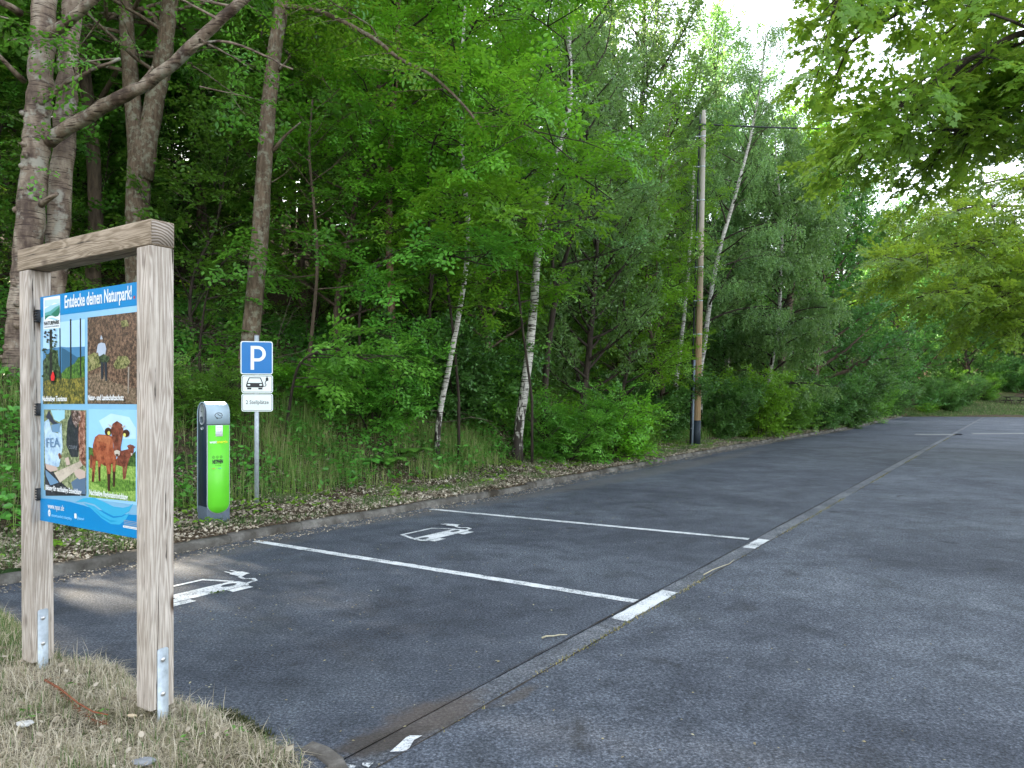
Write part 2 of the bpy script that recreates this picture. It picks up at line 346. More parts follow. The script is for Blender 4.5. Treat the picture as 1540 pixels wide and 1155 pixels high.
# kerb of laid stones
def kerb_mat():
    m, t, p = mat('kerb_stone', .9, .2); v = coords(t); n = noise(t, v, 3, 8, .7); n2 = noise(t, v, 60, 3, .7)
    c = ramp(t, n, [(.3, (.05, .044, .036)), (.5, (.125, .115, .10)), (.68, (.26, .245, .22))])
    c = mix(t, maths(t, 'MULTIPLY', n2, .5), c, (.05, .047, .04))
    c = mix(t, ramp(t, noise(t, v, 1.3, 6, .7), [(.55, (0, 0, 0)), (.66, (1, 1, 1))]), c, (.045, .036, .025))
    t.links.new(c, p.inputs['Base Color']); bump(t, p, n2, .7, .01); return m
M_kerb = kerb_mat(); b = MB(); s0 = -10.
while s0 < 72.6:
    L = 1.0; jz = rg.normal()*.009; jd = rg.normal()*.012
    q = np.linspace(s0+.012, s0+L-.012, 3); prof = [(0, -.09), (.004, .055), (.03, .085), (.15, .095), (.16, -.09)]
    vs = []
    for s_ in q:
        for d_, z_ in prof: x, y = sd2xy(s_, d_+jd); vs.append((x, y, z_+(jz if z_ > 0 else 0)+rg.normal()*.002))
    fs = []
    for a in range(2):
        for c_ in range(4): fs.append((a*5+c_, (a+1)*5+c_, (a+1)*5+c_+1, a*5+c_+1))
    base = b.n; b.add(vs, fs); b.f.append(np.array([[0, 1, 2, 3, 4]])+base); b.m.append(np.array([0], np.int32)); b.r.append(np.zeros(1))
    b.f.append(np.array([[14, 13, 12, 11, 10]])+base); b.m.append(np.array([0], np.int32)); b.r.append(np.zeros(1))
    s0 += L
tag(b.obj('kerb', M_kerb), kind='structure')

# ---------------------------------------------------------------- painted markings (thin sheets of road paint)
def paint_mat():
    m, t, p = mat('road_paint', .7, .3); v = coords(t); n = noise(t, v, 70, 4, .8); n2 = noise(t, v, 4, 6, .7)
    f = maths(t, 'ADD', n, maths(t, 'MULTIPLY', maths(t, 'SUBTRACT', n2, .5), .85))
    c = ramp(t, f, [(.36, (.10, .11, .12)), (.43, (.45, .47, .47)), (.52, (.62, .64, .64)), (.7, (.72, .73, .72))])
    t.links.new(c, p.inputs['Base Color']); bump(t, p, n, .5, .005); return m
M_paint = paint_mat(); M_oldpaint = plain('worn_paint', (.22, .22, .21), .8, .2, .4, 3)
def sub(pts, n=24, w=.004, rg=np.random.default_rng(1)):
    """ragged the outline a little, as rolled paint is"""
    o = []
    for a, c in zip(pts, pts[1:]+pts[:1]):
        k = max(1, int(np.hypot(c[0]-a[0], c[1]-a[1])/.07))
        for q in range(k): o.append((a[0]+(c[0]-a[0])*q/k+rg.normal()*w, a[1]+(c[1]-a[1])*q/k+rg.normal()*w))
    return o
def marking(name, label, polys, z=.004, holes=None):
    m_ = M_paint if label != 'far' else M_oldpaint
    b = MB()
    for k, pl in enumerate(polys): b.gpoly(pl, z+.0012*k, 0)
    return tag(b.obj(name, m_), kind='structure')
def band(p0, p1, w):
    p0 = np.array(p0); p1 = np.array(p1); d = p1-p0; d /= np.linalg.norm(d); n = np.array([-d[1], d[0]])*w/2
    return sub([tuple(p0+n), tuple(p0-n), tuple(p1-n), tuple(p1+n)])
l1a, l1b = gp(384, 814), gp(958, 905)
l2a, l2b = gp(648, 766), gp(1126, 811)
marking('bay_line', '', [band(l1a, l1b, .105)]); marking('bay_line', '', [band(l2a, l2b, .10)])
tpos = lambda px, py: float((np.array(gp(px, py))-PL)@PD)
marking('bay_end_mark', '', [sub([onstrip(tpos(918, 930), .02), onstrip(tpos(918, 930), .02+.14), onstrip(tpos(1000, 888), .02+.14), onstrip(tpos(1000, 888), .02)])], .0005)
marking('bay_end_mark', '', [sub([onstrip(tpos(1116, 823), .03), onstrip(tpos(1116, 823), .16), onstrip(tpos(1148, 811), .16), onstrip(tpos(1148, 811), .03)])], .0005)
marking('worn_mark', '', [sub([gp(587, 1132), gp(604, 1110), gp(618, 1105), gp(638, 1107), gp(606, 1129)], w=.012), sub([gp(545, 1154), gp(552, 1147), gp(559, 1146), gp(556, 1154)], w=.01), sub([gp(516, 1156), gp(519, 1150), gp(535, 1153), gp(533, 1157)], w=.005)], .0005)
marking('far_marking', 'far', [sub([gp(1376, 654), gp(1376, 652.6), gp(1447, 652.8), gp(1447, 654.4)], w=.03), sub([gp(1462, 652.9), gp(1462, 651.5), gp(1660, 651), gp(1660, 652.4)], w=.03)])
# car with a plug, car symbol as polygons in (x right, y up), metres
def ev_symbol(k=1.):
    S = lambda l: [(x*k, y*k) for x, y in l]
    body = S([(-.40, .03), (.40, .03), (.43, .08), (.42, .2), (.36, .26), (-.36, .26), (-.42, .2), (-.43, .08)])
    holes = [S(arc(-.29, .16, .075, .045, 12)), S(arc(.29, .16, .075, .045, 12))]
    wh = [S([(-.37, -.075), (-.17, -.075), (-.17, .015), (-.37, .015)]), S([(.17, -.075), (.37, -.075), (.37, .015), (.17, .015)])]
    st = [S(q) for q in stroke([(-.38, .25), (-.27, .52), (.27, .52), (.38, .25)], .045)]
    cb = [S(q) for q in stroke([(.42, .08), (.52, .10), (.55, .17), (.50, .24), (.52, .33), (.60, .38)], .035)]
    pg = [S([(.53, .37), (.66, .37), (.66, .50), (.62, .54), (.57, .54), (.53, .50)]), S([(.555, .53), (.575, .53), (.575, .62), (.555, .62)]), S([(.615, .53), (.635, .53), (.635, .62), (.615, .62)])]
    return body, holes, wh, st, cb, pg
def ground_symbol(origin, k):
    body, holes, wh, st, cb, pg = ev_symbol(k); T = lambda l: [(origin[0]+U[0]*x+N[0]*y, origin[1]+U[1]*x+N[1]*y) for x, y in l]
    b = MB(); b.gpoly(T(body), .004, 0, [T(h) for h in holes]); z = .0047
    for q in wh+st+cb+pg: b.gpoly(T(q), z); z += .0003
    tag(b.obj('car_symbol', M_paint), kind='structure')
ground_symbol((-.72, 8.62), .98); ground_symbol((-2.46, 6.02), .98)

# ---------------------------------------------------------------- lettering
def text(body, mat_, parent, name, x, z, size, width=None, y=0., align='LEFT', bold=0., squeeze=None, rot=0., space=1.):
    """flat letters standing in the parent's x-z plane, facing -y"""
    cu = bpy.data.curves.new('text', 'FONT'); cu.body = body; cu.size = size; cu.offset = bold*size; cu.space_character = space; cu.resolution_u = 3; cu.extrude = .0003
    ob = bpy.data.objects.new('text', cu); col.objects.link(ob); dg = bpy.context.evaluated_depsgraph_get(); dg.update()
    me = bpy.data.meshes.new_from_object(ob.evaluated_get(dg)); bpy.data.objects.remove(ob)
    n = len(me.vertices); v = np.zeros(n*3, np.float32); me.vertices.foreach_get('co', v); v = v.reshape(-1, 3)
    w0, w1 = v[:, 0].min(), v[:, 0].max(); k = (width/(w1-w0)) if width else (squeeze or 1.)
    v[:, 0] = (v[:, 0]-w0)*k; W = (w1-w0)*k; v[:, 0] -= {'LEFT': 0, 'CENTER': W/2, 'RIGHT': W}[align]
    c_, s_ = math.cos(rot), math.sin(rot); xx = v[:, 0]*c_-v[:, 1]*s_; zz = v[:, 0]*s_+v[:, 1]*c_
    out = np.stack([x+xx, y-v[:, 2], z+zz], 1); me.vertices.foreach_set('co', out.ravel()); me.update()
    me.materials.clear(); return link(name, me, parent, [mat_])

M_white = flat('white_print', (.78, .80, .80)); M_black = flat('black_print', (.012, .012, .014)); M_blue = flat('sign_blue', (.0, .14, .40)); M_galv = plain('galvanised_steel', (.42, .47, .50), .5, .5, .22, 22, .35)
M_bolt = plain('bolt_steel', (.5, .5, .5), .35, .5, .1, 50, .8); M_alu = plain('sign_back_metal', (.34, .35, .36), .5, .5, .1, 30, .5)

# ---------------------------------------------------------------- information board in its timber frame
def wood_mat(name, axis, c0=(.20, .165, .13), c1=(.46, .42, .38), seed=0.):
    m, t, p = mat(name, .85, .2); base = [11, 11, 11]; base[axis] = .8
    v = coords(t, tuple(base)); mp = t.nodes.new('ShaderNodeMapping'); mp.inputs['Location'].default_value = (seed, seed, seed); t.links.new(v, mp.inputs[0]); v = mp.outputs[0]
    n = noise(t, v, 1.1, 3, .5, .6)
    wv = t.nodes.new('ShaderNodeMath'); wv.operation = 'SINE'; t.links.new(maths(t, 'MULTIPLY', n, 85), wv.inputs[0])
    b2 = [60, 60, 60]; b2[axis] = 2.5; fib = noise(t, coords(t, tuple(b2)), 2.5, 4, .7)
    f = maths(t, 'ADD', maths(t, 'MULTIPLY', wv.outputs[0], .13), maths(t, 'ADD', maths(t, 'MULTIPLY', fib, .7), .14))
    mid = tuple((a+b)/2 for a, b in zip(c0, c1))
    c = ramp(t, f, [(.22, c0), (.5, mid), (.74, c1)])
    cc = [26, 26, 26]; cc[axis] = 1.1; cr = noise(t, coords(t, tuple(cc)), 1.6, 5, .6, .3)
    c = mix(t, ramp(t, cr, [(.33, (1, 1, 1)), (.37, (0, 0, 0))]), c, (.05, .04, .032))
    vo = t.nodes.new('ShaderNodeTexVoronoi'); vo.inputs['Scale'].default_value = 1.; kk = [6, 6, 6]; kk[axis] = 2.6; t.links.new(coords(t, tuple(kk)), vo.inputs['Vector'])
    c = mix(t, ramp(t, vo.outputs['Distance'], [(.07, (1, 1, 1)), (.16, (0, 0, 0))]), c, (.07, .045, .03))
    sg = noise(t, coords(t), 2.5, 5); c = mix(t, 1., c, ramp(t, sg, [(.3, (.8, .78, .75)), (.7, (1.12, 1.12, 1.14))]), 'MULTIPLY')
    t.links.new(c, p.inputs['Base Color']); bump(t, p, f, .5, .006); return m
W_post = wood_mat('weathered_post_wood', 2, (.24, .195, .155), (.60, .54, .475)); W_post2 = wood_mat('weathered_post_wood_pale', 2, (.25, .205, .165), (.62, .56, .49), 4.); W_beam = wood_mat('weathered_beam_wood', 0, (.15, .11, .07), (.43, .35, .26), 2.)
B_ANG = math.atan2(-.552, .834)
board = empty('information_board', (-2.86, 4.28, 0), B_ANG, 'blue nature park information board hung in a weathered timber frame', 'information board')
def lean(me, z0, z1, dx):
    for v in me.vertices: v.co.x += dx*(z1-v.co.z)/(z1-z0)
b = MB(); b.box(.012, .132, 0, .12, .10, 2.337); o = b.obj('post', W_post, board, bevel=.005); lean(o.data, .1, 2.337, .035)
plp = board
def anchor(x, z0, z1, zb, tilt=0.):
    b = MB(); pts = rrect(.032, .088, -.4, z1, .012)
    n = len(pts); v = [(x, y, z) for y, z in pts]+[(x+.006, y, z) for y, z in pts]
    b.add(v, [tuple(range(n))[::-1]]); b.f.append(np.array([[n+i_ for i_ in range(n)]])); b.m.append(np.zeros(1, np.int32)); b.r.append(np.zeros(1))
    b.f.append(np.array([(i_, (i_+1) % n, n+(i_+1) % n, n+i_) for i_ in range(n)])); b.m.append(np.zeros(n, np.int32)); b.r.append(np.zeros(n))
    a = b.obj('steel_bracket', M_galv, board)
    for zz in zb:
        b = MB(); th = np.linspace(0, math.pi/2, 4); v = []
        for r_, h in [(.013*math.cos(q), .006*math.sin(q)) for q in th[:-1]]+[(.001, .006)]:
            v.append([(x+.007+h, .06+r_*math.cos(k*math.pi/6), zz+r_*math.sin(k*math.pi/6)) for k in range(12)])
        v = np.array(v).reshape(-1, 3); f = [(r_*12+k, r_*12+(k+1) % 12, (r_+1)*12+(k+1) % 12, (r_+1)*12+k) for r_ in range(3) for k in range(12)]
        b.add(v, f); b.obj('bolt', M_bolt, a, smooth=True)
anchor(.132+.030, 0, .395, (.345, .20)); anchor(1.361, 0, .395, (.34, .175))
b = MB(); b.box(1.24, 1.36, 0, .12, .105, 2.337); b.obj('post', W_post2, board, bevel=.005)
b = MB(); b.box(-.004, 1.362, -.002, .122, 2.339, 2.462); b.obj('crossbeam', W_beam, board, bevel=.006)
# end grain of the beam
m, t, p = mat('end_grain', .9, .15); v = coords(t); wv = t.nodes.new('ShaderNodeTexWave'); wv.wave_type = 'RINGS'; wv.rings_direction = 'X'; wv.inputs['Scale'].default_value = 22; wv.inputs['Distortion'].default_value = 2.5; wv.inputs['Detail'].default_value = 3
mp = t.nodes.new('ShaderNodeMapping'); mp.inputs['Location'].default_value = (0, -.03, -2.30); t.links.new(v, mp.inputs[0]); t.links.new(mp.outputs[0], wv.inputs['Vector'])
t.links.new(ramp(t, wv.outputs['Fac'], [(.2, (.15, .115, .085)), (.8, (.36, .31, .26))]), p.inputs['Base Color'])
b = MB(); b.box(1.3625, 1.364, .004, .116, 2.345, 2.456); b.obj('end_grain', m, board)
# ---- panel; board pixels of the photograph are carried on to the panel's own plane
bo = np.array([-2.86, 4.28, CAMZ*0]); ex = np.array([math.cos(B_ANG), math.sin(B_ANG)]); ey = np.array([-ex[1], ex[0]])
YP = .05
def bl(px, py):
    dx = (px-CX)/F; k = (YP+bo[:2]@ey)/(dx*ey[0]+ey[1]); P = np.array([dx*k, k]); return (float((P-bo[:2])@ex), CAMZ+(HOR-py)/F*k)
u1 = lambda x, y: bl(x/5.5+40, y/5.5+410); u2 = lambda x, y: bl(x/5.5+40, y/5.5+600)
A1 = lambda l: [u1(*q) for q in l]; A2 = lambda l: [u2(*q) for q in l]
X0, X1, Z0, Z1 = .158, 1.225, .905, 2.183
b = MB(); b.box(X0, X1, YP, YP+.006, Z0, Z1); panel = b.obj('panel', [flat('panel_light_blue', (.22, .46, .66))], board, bevel=.001)
def art(name, polys, mats, zoff=.0008, parent=None):
    b = MB(); z = -YP+zoff
    for k, (pts, mi) in enumerate(polys): b.poly(pts, z+.00012*k, mi)
    o = b.obj(name, mats, parent or panel); return o
bluep = flat('panel_blue', (.0, .22, .52)); wave1 = flat('panel_cyan', (.04, .38, .62)); wave2 = flat('panel_teal', (.01, .30, .55))
zt = u1(600, 300)[1]
hb = u1(290, 350)[1]
art('header_band', [([(X0, hb), (X1, hb), (X1, Z1), (X0, Z1)], 0)], [bluep])
art('footer_band', [([(X0, Z0), (X1, Z0)]+[(X1-(X1-X0)*q/12, u2(160, 835)[1]-.012*math.sin(q*.5)) for q in range(13)], 0),
    (A2([(400, 855), (470, 820), (560, 815), (640, 850), (720, 890), (800, 900), (850, 888), (884, 865), (850, 930), (790, 965), (720, 970), (640, 930), (560, 870), (480, 850)]), 1),
    (A2([(470, 860), (560, 885), (640, 945), (720, 985), (790, 975), (855, 940), (820, 1000), (770, 1040), (700, 1035), (620, 985), (540, 910)]), 1),
    (A2([(560, 905), (620, 960), (690, 1000), (760, 1010), (700, 1020), (620, 975)]), 2)], [bluep, wave1, wave2])
x0 = u1(287, 200)[0]-.01
# emblem
g = [flat('emblem_white', (.8, .84, .86)), flat('emblem_green', (.02, .17, .10)), flat('emblem_mid', (.10, .35, .32)), flat('emblem_pale', (.35, .60, .68)), flat('emblem_sky', (.5, .68, .80))]
art('emblem', [([(u1(142, 200)[0], u1(142, 470)[1]), (x0, u1(142, 470)[1]), (x0, Z1-.008), (u1(142, 200)[0], Z1-.008)], 0),
    (A1([(152, 230), (277, 215), (277, 262), (230, 250), (200, 275), (152, 285)]), 4), (A1([(152, 300), (200, 272), (240, 262), (277, 252), (277, 290), (152, 350)]), 3),
    (A1([(154, 335), (200, 318), (240, 285), (277, 268), (278, 330), (265, 358), (240, 366), (200, 352), (154, 388)]), 2),
    (A1([(205, 345), (240, 315), (277, 280), (278, 330), (265, 358), (240, 366)]), 1), (A1([(154, 360), (185, 350), (215, 356), (180, 362), (158, 390)]), 1),
    (A1([(175, 378), (215, 372), (255, 385), (270, 378), (250, 397), (205, 384)]), 3)], g, .0016)
text('NATURPARK', M_black, panel, 'lettering', *[u1(150, 440)[0], u1(150, 437)[1]], .030, x0-u1(150, 440)[0]-.006, YP-.003, bold=.02)
text('SAUERLAND ROTHAARGEBIRGE', flat('small_print', (.25, .3, .33)), panel, 'lettering', u1(152, 455)[0], u1(152, 458)[1], .012, x0-u1(150, 440)[0]-.012, YP-.003)
a_, c_ = u1(318, 290), u1(872, 235)
text('Entdecke deinen Naturpark!', M_white, panel, 'lettering', a_[0], a_[1]-.002, .098, c_[0]-a_[0], YP-.002, bold=.018)
b = MB(); b.poly(arc(*u1(892, 205), .009, .009, 8), -YP+.0012); b.obj('mark', [flat('red_dot', (.4, .05, .06))], panel)
# photo 1: bare trunks, blue hills, figure in red
def pic_noise(name, c, sc_=55):
    m, t, p = mat(name, .4, .4); t.links.new(ramp(t, noise(t, coords(t), sc_, 8, .75), [(.39+.11*i_, q) for i_, q in enumerate(c)]), p.inputs['Base Color']); return m
zbt = u1(480, 1085)[1]
p1 = [([(u1(138, 900)[0], zbt), (u1(483, 900)[0], zbt), (u1(483, 900)[0], u1(483, 385)[1]), (u1(138, 900)[0], u1(483, 385)[1])], 0),
      (A1([(138, 640), (290, 612), (330, 618), (483, 612), (483, 900), (138, 900)]), 1), (A1([(290, 620), (330, 640), (420, 700), (483, 690), (483, 880), (290, 880)]), 2),
      (A1([(285, 840), (330, 790), (400, 750), (430, 700), (483, 690), (483, 900), (285, 900)]), 3), (A1([(138, 730), (200, 650), (260, 640), (268, 760), (300, 870), (138, 900)]), 4),
      (A1([(138, 900), (250, 870), (360, 880), (483, 862), (483, 1086), (138, 1086)]), 5)]
for x_, w_, y0_, y1_ in ((202, 22, 470, 900), (278, 9, 460, 880), (366, 11, 385, 880), (447, 10, 378, 860)): p1.append((A1([(x_-w_/2, y0_), (x_+w_/2, y0_), (x_+w_/2+3, y1_), (x_-w_/2+3, y1_)]), 6))
rr = np.random.default_rng(5)
for q in range(46):
    x_, y_ = rr.choice([150, 165, 232, 245, 180, 215])+rr.normal()*8, rr.uniform(470, 900); p1.append((A1([(x_-10, y_), (x_, y_-9), (x_+12, y_+3), (x_+1, y_+11)]), 4 if y_ > 560 else 6))
p1 += [(A1([(214, 895), (212, 860), (222, 830), (228, 812), (238, 832), (244, 862), (240, 893)]), 7), (A1([(224, 822), (232, 822), (232, 810), (224, 810)]), 8), (A1([(217, 893), (225, 893), (224, 925), (217, 925)]), 6), (A1([(230, 893), (238, 893), (238, 925), (231, 925)]), 6)]
pm = [flat('print_sky', (.42, .66, .86)), flat('print_far_hill', (.07, .22, .40)), flat('print_hill', (.03, .11, .20)), pic_noise('print_green', [(.01, .04, .01), (.06, .16, .02), (.15, .26, .04)]), pic_noise('print_spruce', [(.004, .008, .004), (.02, .05, .015), (.10, .15, .06)]),
      pic_noise('print_meadow', [(.015, .02, .006), (.10, .10, .02), (.35, .28, .05)]), M_black, flat('print_red', (.7, .02, .03)), flat('print_skin', (.45, .25, .17))]
art('photo_print', p1, pm, .0008)
# photo 2: heath slope with a worker carrying cut branches
p2 = [([(u1(505, 900)[0], zbt), (X1, zbt), (X1, u1(505, 372)[1]), (u1(505, 900)[0], u1(505, 372)[1])], 0), (A1([(505, 690), (560, 660), (620, 690), (640, 760), (560, 800), (505, 820)]), 1),
      (A1([(720, 760), (760, 690), (830, 690), (860, 740), (820, 790), (740, 800)]), 1), (A1([(780, 400), (830, 390), (850, 440), (790, 450)]), 1), (A1([(512, 850), (620, 820), (700, 900), (905, 960), (905, 1075), (512, 1075)]), 2),
      (A1([(840, 780), (852, 780), (846, 1000), (838, 1000)]), 3), (A1([(595, 590), (620, 578), (650, 585), (662, 630), (650, 690), (600, 690), (590, 650)]), 4), (A1([(590, 600), (602, 596), (594, 660), (580, 665)]), 4),
      (A1([(616, 550), (630, 550), (632, 576), (614, 576)]), 5), (A1([(612, 552), (614, 535), (620, 515), (628, 535), (634, 552)]), 4), (A1([(596, 700), (640, 672), (690, 700), (680, 740), (620, 750)]), 6), (A1([(616, 740), (640, 740), (636, 880), (620, 885)]), 7), (A1([(645, 740), (668, 740), (670, 895), (655, 895)]), 7)]
hm = [pic_noise('print_heath', [(.02, .012, .01), (.10, .055, .035), (.28, .17, .11)], 70), pic_noise('print_shrub', [(.03, .03, .01), (.16, .17, .05), (.38, .34, .16)]), pic_noise('print_dry_grass', [(.03, .02, .012), (.16, .11, .07), (.36, .25, .17)], 60), flat('print_post', (.3, .26, .22)), flat('print_shirt', (.42, .48, .58)), flat('print_face', (.22, .14, .10)), pic_noise('print_branches', [(.004, .006, .003), (.03, .05, .02), (.10, .14, .06)]), flat('print_trousers', (.02, .025, .04))]
art('photo_print', p2, hm, .0008)
# photo 3: two children, one in a pale shirt, holding a wooden box
zb3, zt3 = u2(490, 800)[1], u2(490, 92)[1]
p3 = [([(u2(145, 400)[0], zb3), (u2(495, 400)[0], zb3), (u2(495, 400)[0], zt3), (u2(145, 400)[0], zt3)], 0), (A2([(200, 92), (318, 92), (316, 160), (270, 190), (230, 170)]), 1), (A2([(185, 92), (230, 180), (268, 205), (250, 240), (200, 190), (160, 150)]), 2),
      (A2([(148, 190), (185, 165), (212, 270), (262, 285), (290, 200), (300, 400), (270, 560), (200, 570), (155, 530)]), 3), (A2([(205, 215), (280, 200), (275, 275), (215, 275)]), 4), (A2([(340, 190), (370, 120), (420, 130), (440, 300), (430, 480), (370, 480), (330, 380)]), 5), (A2([(440, 100), (488, 100), (490, 560), (440, 520), (430, 300)]), 6),
      (A2([(370, 95), (440, 95), (450, 170), (410, 240), (380, 180)]), 7), (A2([(150, 530), (200, 570), (300, 700), (350, 740), (490, 780), (490, 800), (160, 800)]), 5), (A2([(370, 690), (440, 640), (492, 650), (492, 790), (400, 780)]), 8), (A2([(158, 585), (200, 620), (270, 690), (200, 715), (165, 640)]), 4),
      (A2([(158, 535), (250, 560), (262, 590), (200, 602), (165, 575)]), 9), (A2([(230, 610), (450, 512), (468, 550), (280, 692)]), 10), (A2([(395, 600), (440, 575), (490, 600), (490, 650), (440, 665), (410, 640)]), 9), (A2([(262, 455), (280, 445), (295, 480), (275, 500)]), 6), (A2([(320, 490), (350, 480), (365, 540), (335, 550)]), 9)]
k3 = [pic_noise('print_hedge', [(.05, .07, .03), (.20, .24, .11), (.40, .42, .25)]), flat('print_cap_blue', (.32, .60, .72)), flat('print_shade', (.03, .035, .06)), pic_noise('print_pale_shirt', [(.28, .42, .58), (.42, .58, .72), (.55, .70, .80)], 20), flat('print_denim', (.14, .26, .40)), pic_noise('print_dark_shirt', [(.008, .01, .015), (.02, .025, .035), (.05, .05, .06)]), pic_noise('print_hair', [(.05, .015, .01), (.22, .08, .05), (.5, .3, .22)]), pic_noise('print_dark_hair', [(.01, .006, .006), (.10, .05, .04), (.5, .4, .36)]), flat('print_jeans', (.10, .16, .25)), flat('print_hand', (.55, .42, .36)), pic_noise('print_box', [(.42, .35, .28), (.55, .47, .38), (.6, .52, .42)], 15)]
o = art('photo_print', p3, k3, .0008)
q = u2(170, 400); text('FEA', flat('shirt_print', (.12, .22, .36)), o, 'lettering', q[0], q[1], .075, u2(280, 400)[0]-q[0], YP-.0042, rot=.05)
q = u2(355, 412); text('COUPLE', flat('shirt_print_grey', (.2, .22, .25)), o, 'lettering', q[0], q[1], .028, u2(425, 412)[0]-q[0], YP-.0042)
# photo 4: brown cows in a meadow
p4 = [([(u2(515, 500)[0], u2(515, 822)[1]), (X1, u2(515, 822)[1]), (X1, u2(515, 84)[1]), (u2(515, 500)[0], u2(515, 84)[1])], 0), (A2([(600, 180), (700, 120), (850, 150), (905, 240), (905, 330), (800, 330), (640, 260)]), 1), (A2([(515, 395), (560, 410), (600, 480), (760, 500), (860, 470), (905, 430), (905, 570), (515, 560)]), 2),
      (A2([(515, 500), (700, 540), (905, 560), (905, 850), (515, 812)]), 3), (A2([(560, 690), (700, 650), (905, 680), (905, 760), (700, 770)]), 4),
      (A2([(525, 465), (545, 460), (548, 540), (540, 575), (525, 570)]), 6)]
cow2 = [[(745, 500), (780, 430), (840, 415), (875, 405), (885, 440), (850, 500), (835, 560), (790, 560), (745, 545)], [(835, 385), (860, 375), (890, 385), (888, 440), (872, 465), (850, 430)], [(795, 550), (815, 550), (812, 665), (800, 665)], [(820, 550), (840, 530), (822, 660), (812, 660)], [(832, 390), (850, 385), (845, 405)], [(885, 392), (905, 395), (890, 410)]]
cow1 = [[(552, 380), (570, 315), (600, 292), (660, 296), (715, 310), (720, 400), (745, 480), (730, 530), (690, 540), (650, 555), (600, 520), (565, 500), (552, 440)], [(548, 470), (578, 480), (572, 560), (560, 685), (542, 685), (548, 560)], [(592, 505), (622, 515), (612, 590), (614, 680), (600, 680), (596, 590)],
        [(655, 500), (705, 500), (700, 600), (690, 690), (692, 760), (676, 760), (674, 680), (668, 600)], [(712, 500), (745, 490), (738, 600), (732, 730), (720, 725), (718, 620)], [(702, 250), (716, 205), (752, 182), (792, 208), (804, 255), (795, 330), (782, 400), (785, 450), (770, 480), (740, 475), (728, 440), (722, 370), (708, 300)]]
for c_ in cow2: p4.append((A2(c_), 6))
p4 += [(A2([(865, 445), (880, 450), (876, 468), (866, 466)]), 8)]
for c_ in cow1: p4.append((A2(c_), 5 if c_ is not cow1[-1] else 6))
p4 += [(A2([(600, 300), (660, 300), (710, 330), (690, 380), (620, 350), (580, 350)]), 9), (A2([(552, 600), (560, 600), (556, 685), (544, 685)]), 7), (A2([(600, 560), (612, 560), (612, 680), (602, 680)]), 7), (A2([(674, 620), (698, 620), (692, 760), (678, 760)]), 7), (A2([(718, 600), (738, 600), (732, 728), (720, 724)]), 7),
       (A2(arc(680, 270, 29, 34, 14)), 7), (A2(arc(828, 284, 28, 32, 14)), 7), (A2(arc(686, 282, 12, 17, 10)), 10), (A2(arc(816, 298, 12, 16, 10)), 10), (A2([(680, 205), (700, 215), (718, 225), (706, 238), (690, 228)]), 8), (A2([(826, 216), (806, 222), (792, 226), (800, 238), (815, 232)]), 8),
       (A2([(732, 430), (755, 420), (780, 432), (776, 465), (750, 475), (735, 460)]), 8), (A2([(722, 300), (730, 296), (732, 310), (724, 312)]), 7), (A2([(780, 300), (788, 304), (784, 314), (778, 310)]), 7), (A2([(742, 455), (768, 455), (766, 470), (748, 472)]), 7)]
k4 = [flat('print_sky_blue', (.30, .58, .88)), flat('print_cloud', (.48, .70, .90)), pic_noise('print_trees', [(.01, .03, .006), (.05, .11, .02), (.1, .2, .04)]), pic_noise('print_grass', [(.09, .19, .03), (.22, .38, .07), (.38, .52, .14)], 60), pic_noise('print_grass_dark', [(.03, .08, .01), (.10, .22, .03), (.2, .36, .06)], 60),
      pic_noise('print_cow', [(.13, .025, .012), (.30, .07, .03), (.42, .13, .06)], 25), pic_noise('print_cow_head', [(.08, .02, .012), (.20, .05, .03), (.30, .10, .06)], 30), flat('print_cow_dark', (.05, .018, .014)), flat('print_muzzle', (.55, .48, .40)), pic_noise('print_cow_light', [(.30, .08, .035), (.42, .14, .06), (.52, .2, .1)], 30), flat('ear_tag', (.65, .62, .15))]
art('photo_print', p4, k4, .0008)
for s_, a_, c_ in (('Nachhaltiger Tourismus', u1(150, 1056), u1(352, 1052)), ('Natur- und Landschaftsschutz', u1(527, 1048), u1(822, 1040)), ('Bildung für nachhaltige Entwicklung', u2(176, 742), u2(472, 772)), ('Nachhaltige Regionalentwicklung', u2(538, 782), u2(856, 808))):
    text(s_, M_white, panel, 'lettering', a_[0], a_[1]-.004, .040, c_[0]-a_[0], YP-.012, bold=.02)
a_ = u2(180, 895); text('www.npsr.de', M_white, panel, 'lettering', a_[0], a_[1]-.006, .045, u2(314, 905)[0]-a_[0], YP-.003)
art('mark', [(arc(*u2(190, 942), .014, .02, 14), 0)], [M_white], .0014); a_ = u2(190, 950); text('f', bluep, panel, 'lettering', a_[0]-.004, a_[1]-.008, .03, None, YP-.0025)
pale = flat('print_pale_blue', (.25, .62, .90)); a_ = u2(210, 958); text('naturpark.sauerland.rothaargebirge', pale, panel, 'lettering', a_[0], a_[1]-.008, .022, u2(378, 975)[0]-a_[0], YP-.003)
q0, q1 = u2(397, 945), u2(416, 990); art('mark', [(rrect(q0[0], q1[0], q1[1], q0[1], .006), 0), (rrect(q0[0]+.006, q1[0]-.006, q1[1]+.006, q0[1]-.006, .003), 1), (arc((q0[0]+q1[0])/2, (q0[1]+q1[1])/2, .007, .009, 10), 0)], [M_white, bluep], .0014)
a_ = u2(424, 985); text('@naturpark', pale, panel, 'lettering', a_[0], a_[1]-.006, .022, u2(482, 990)[0]-a_[0], YP-.003)
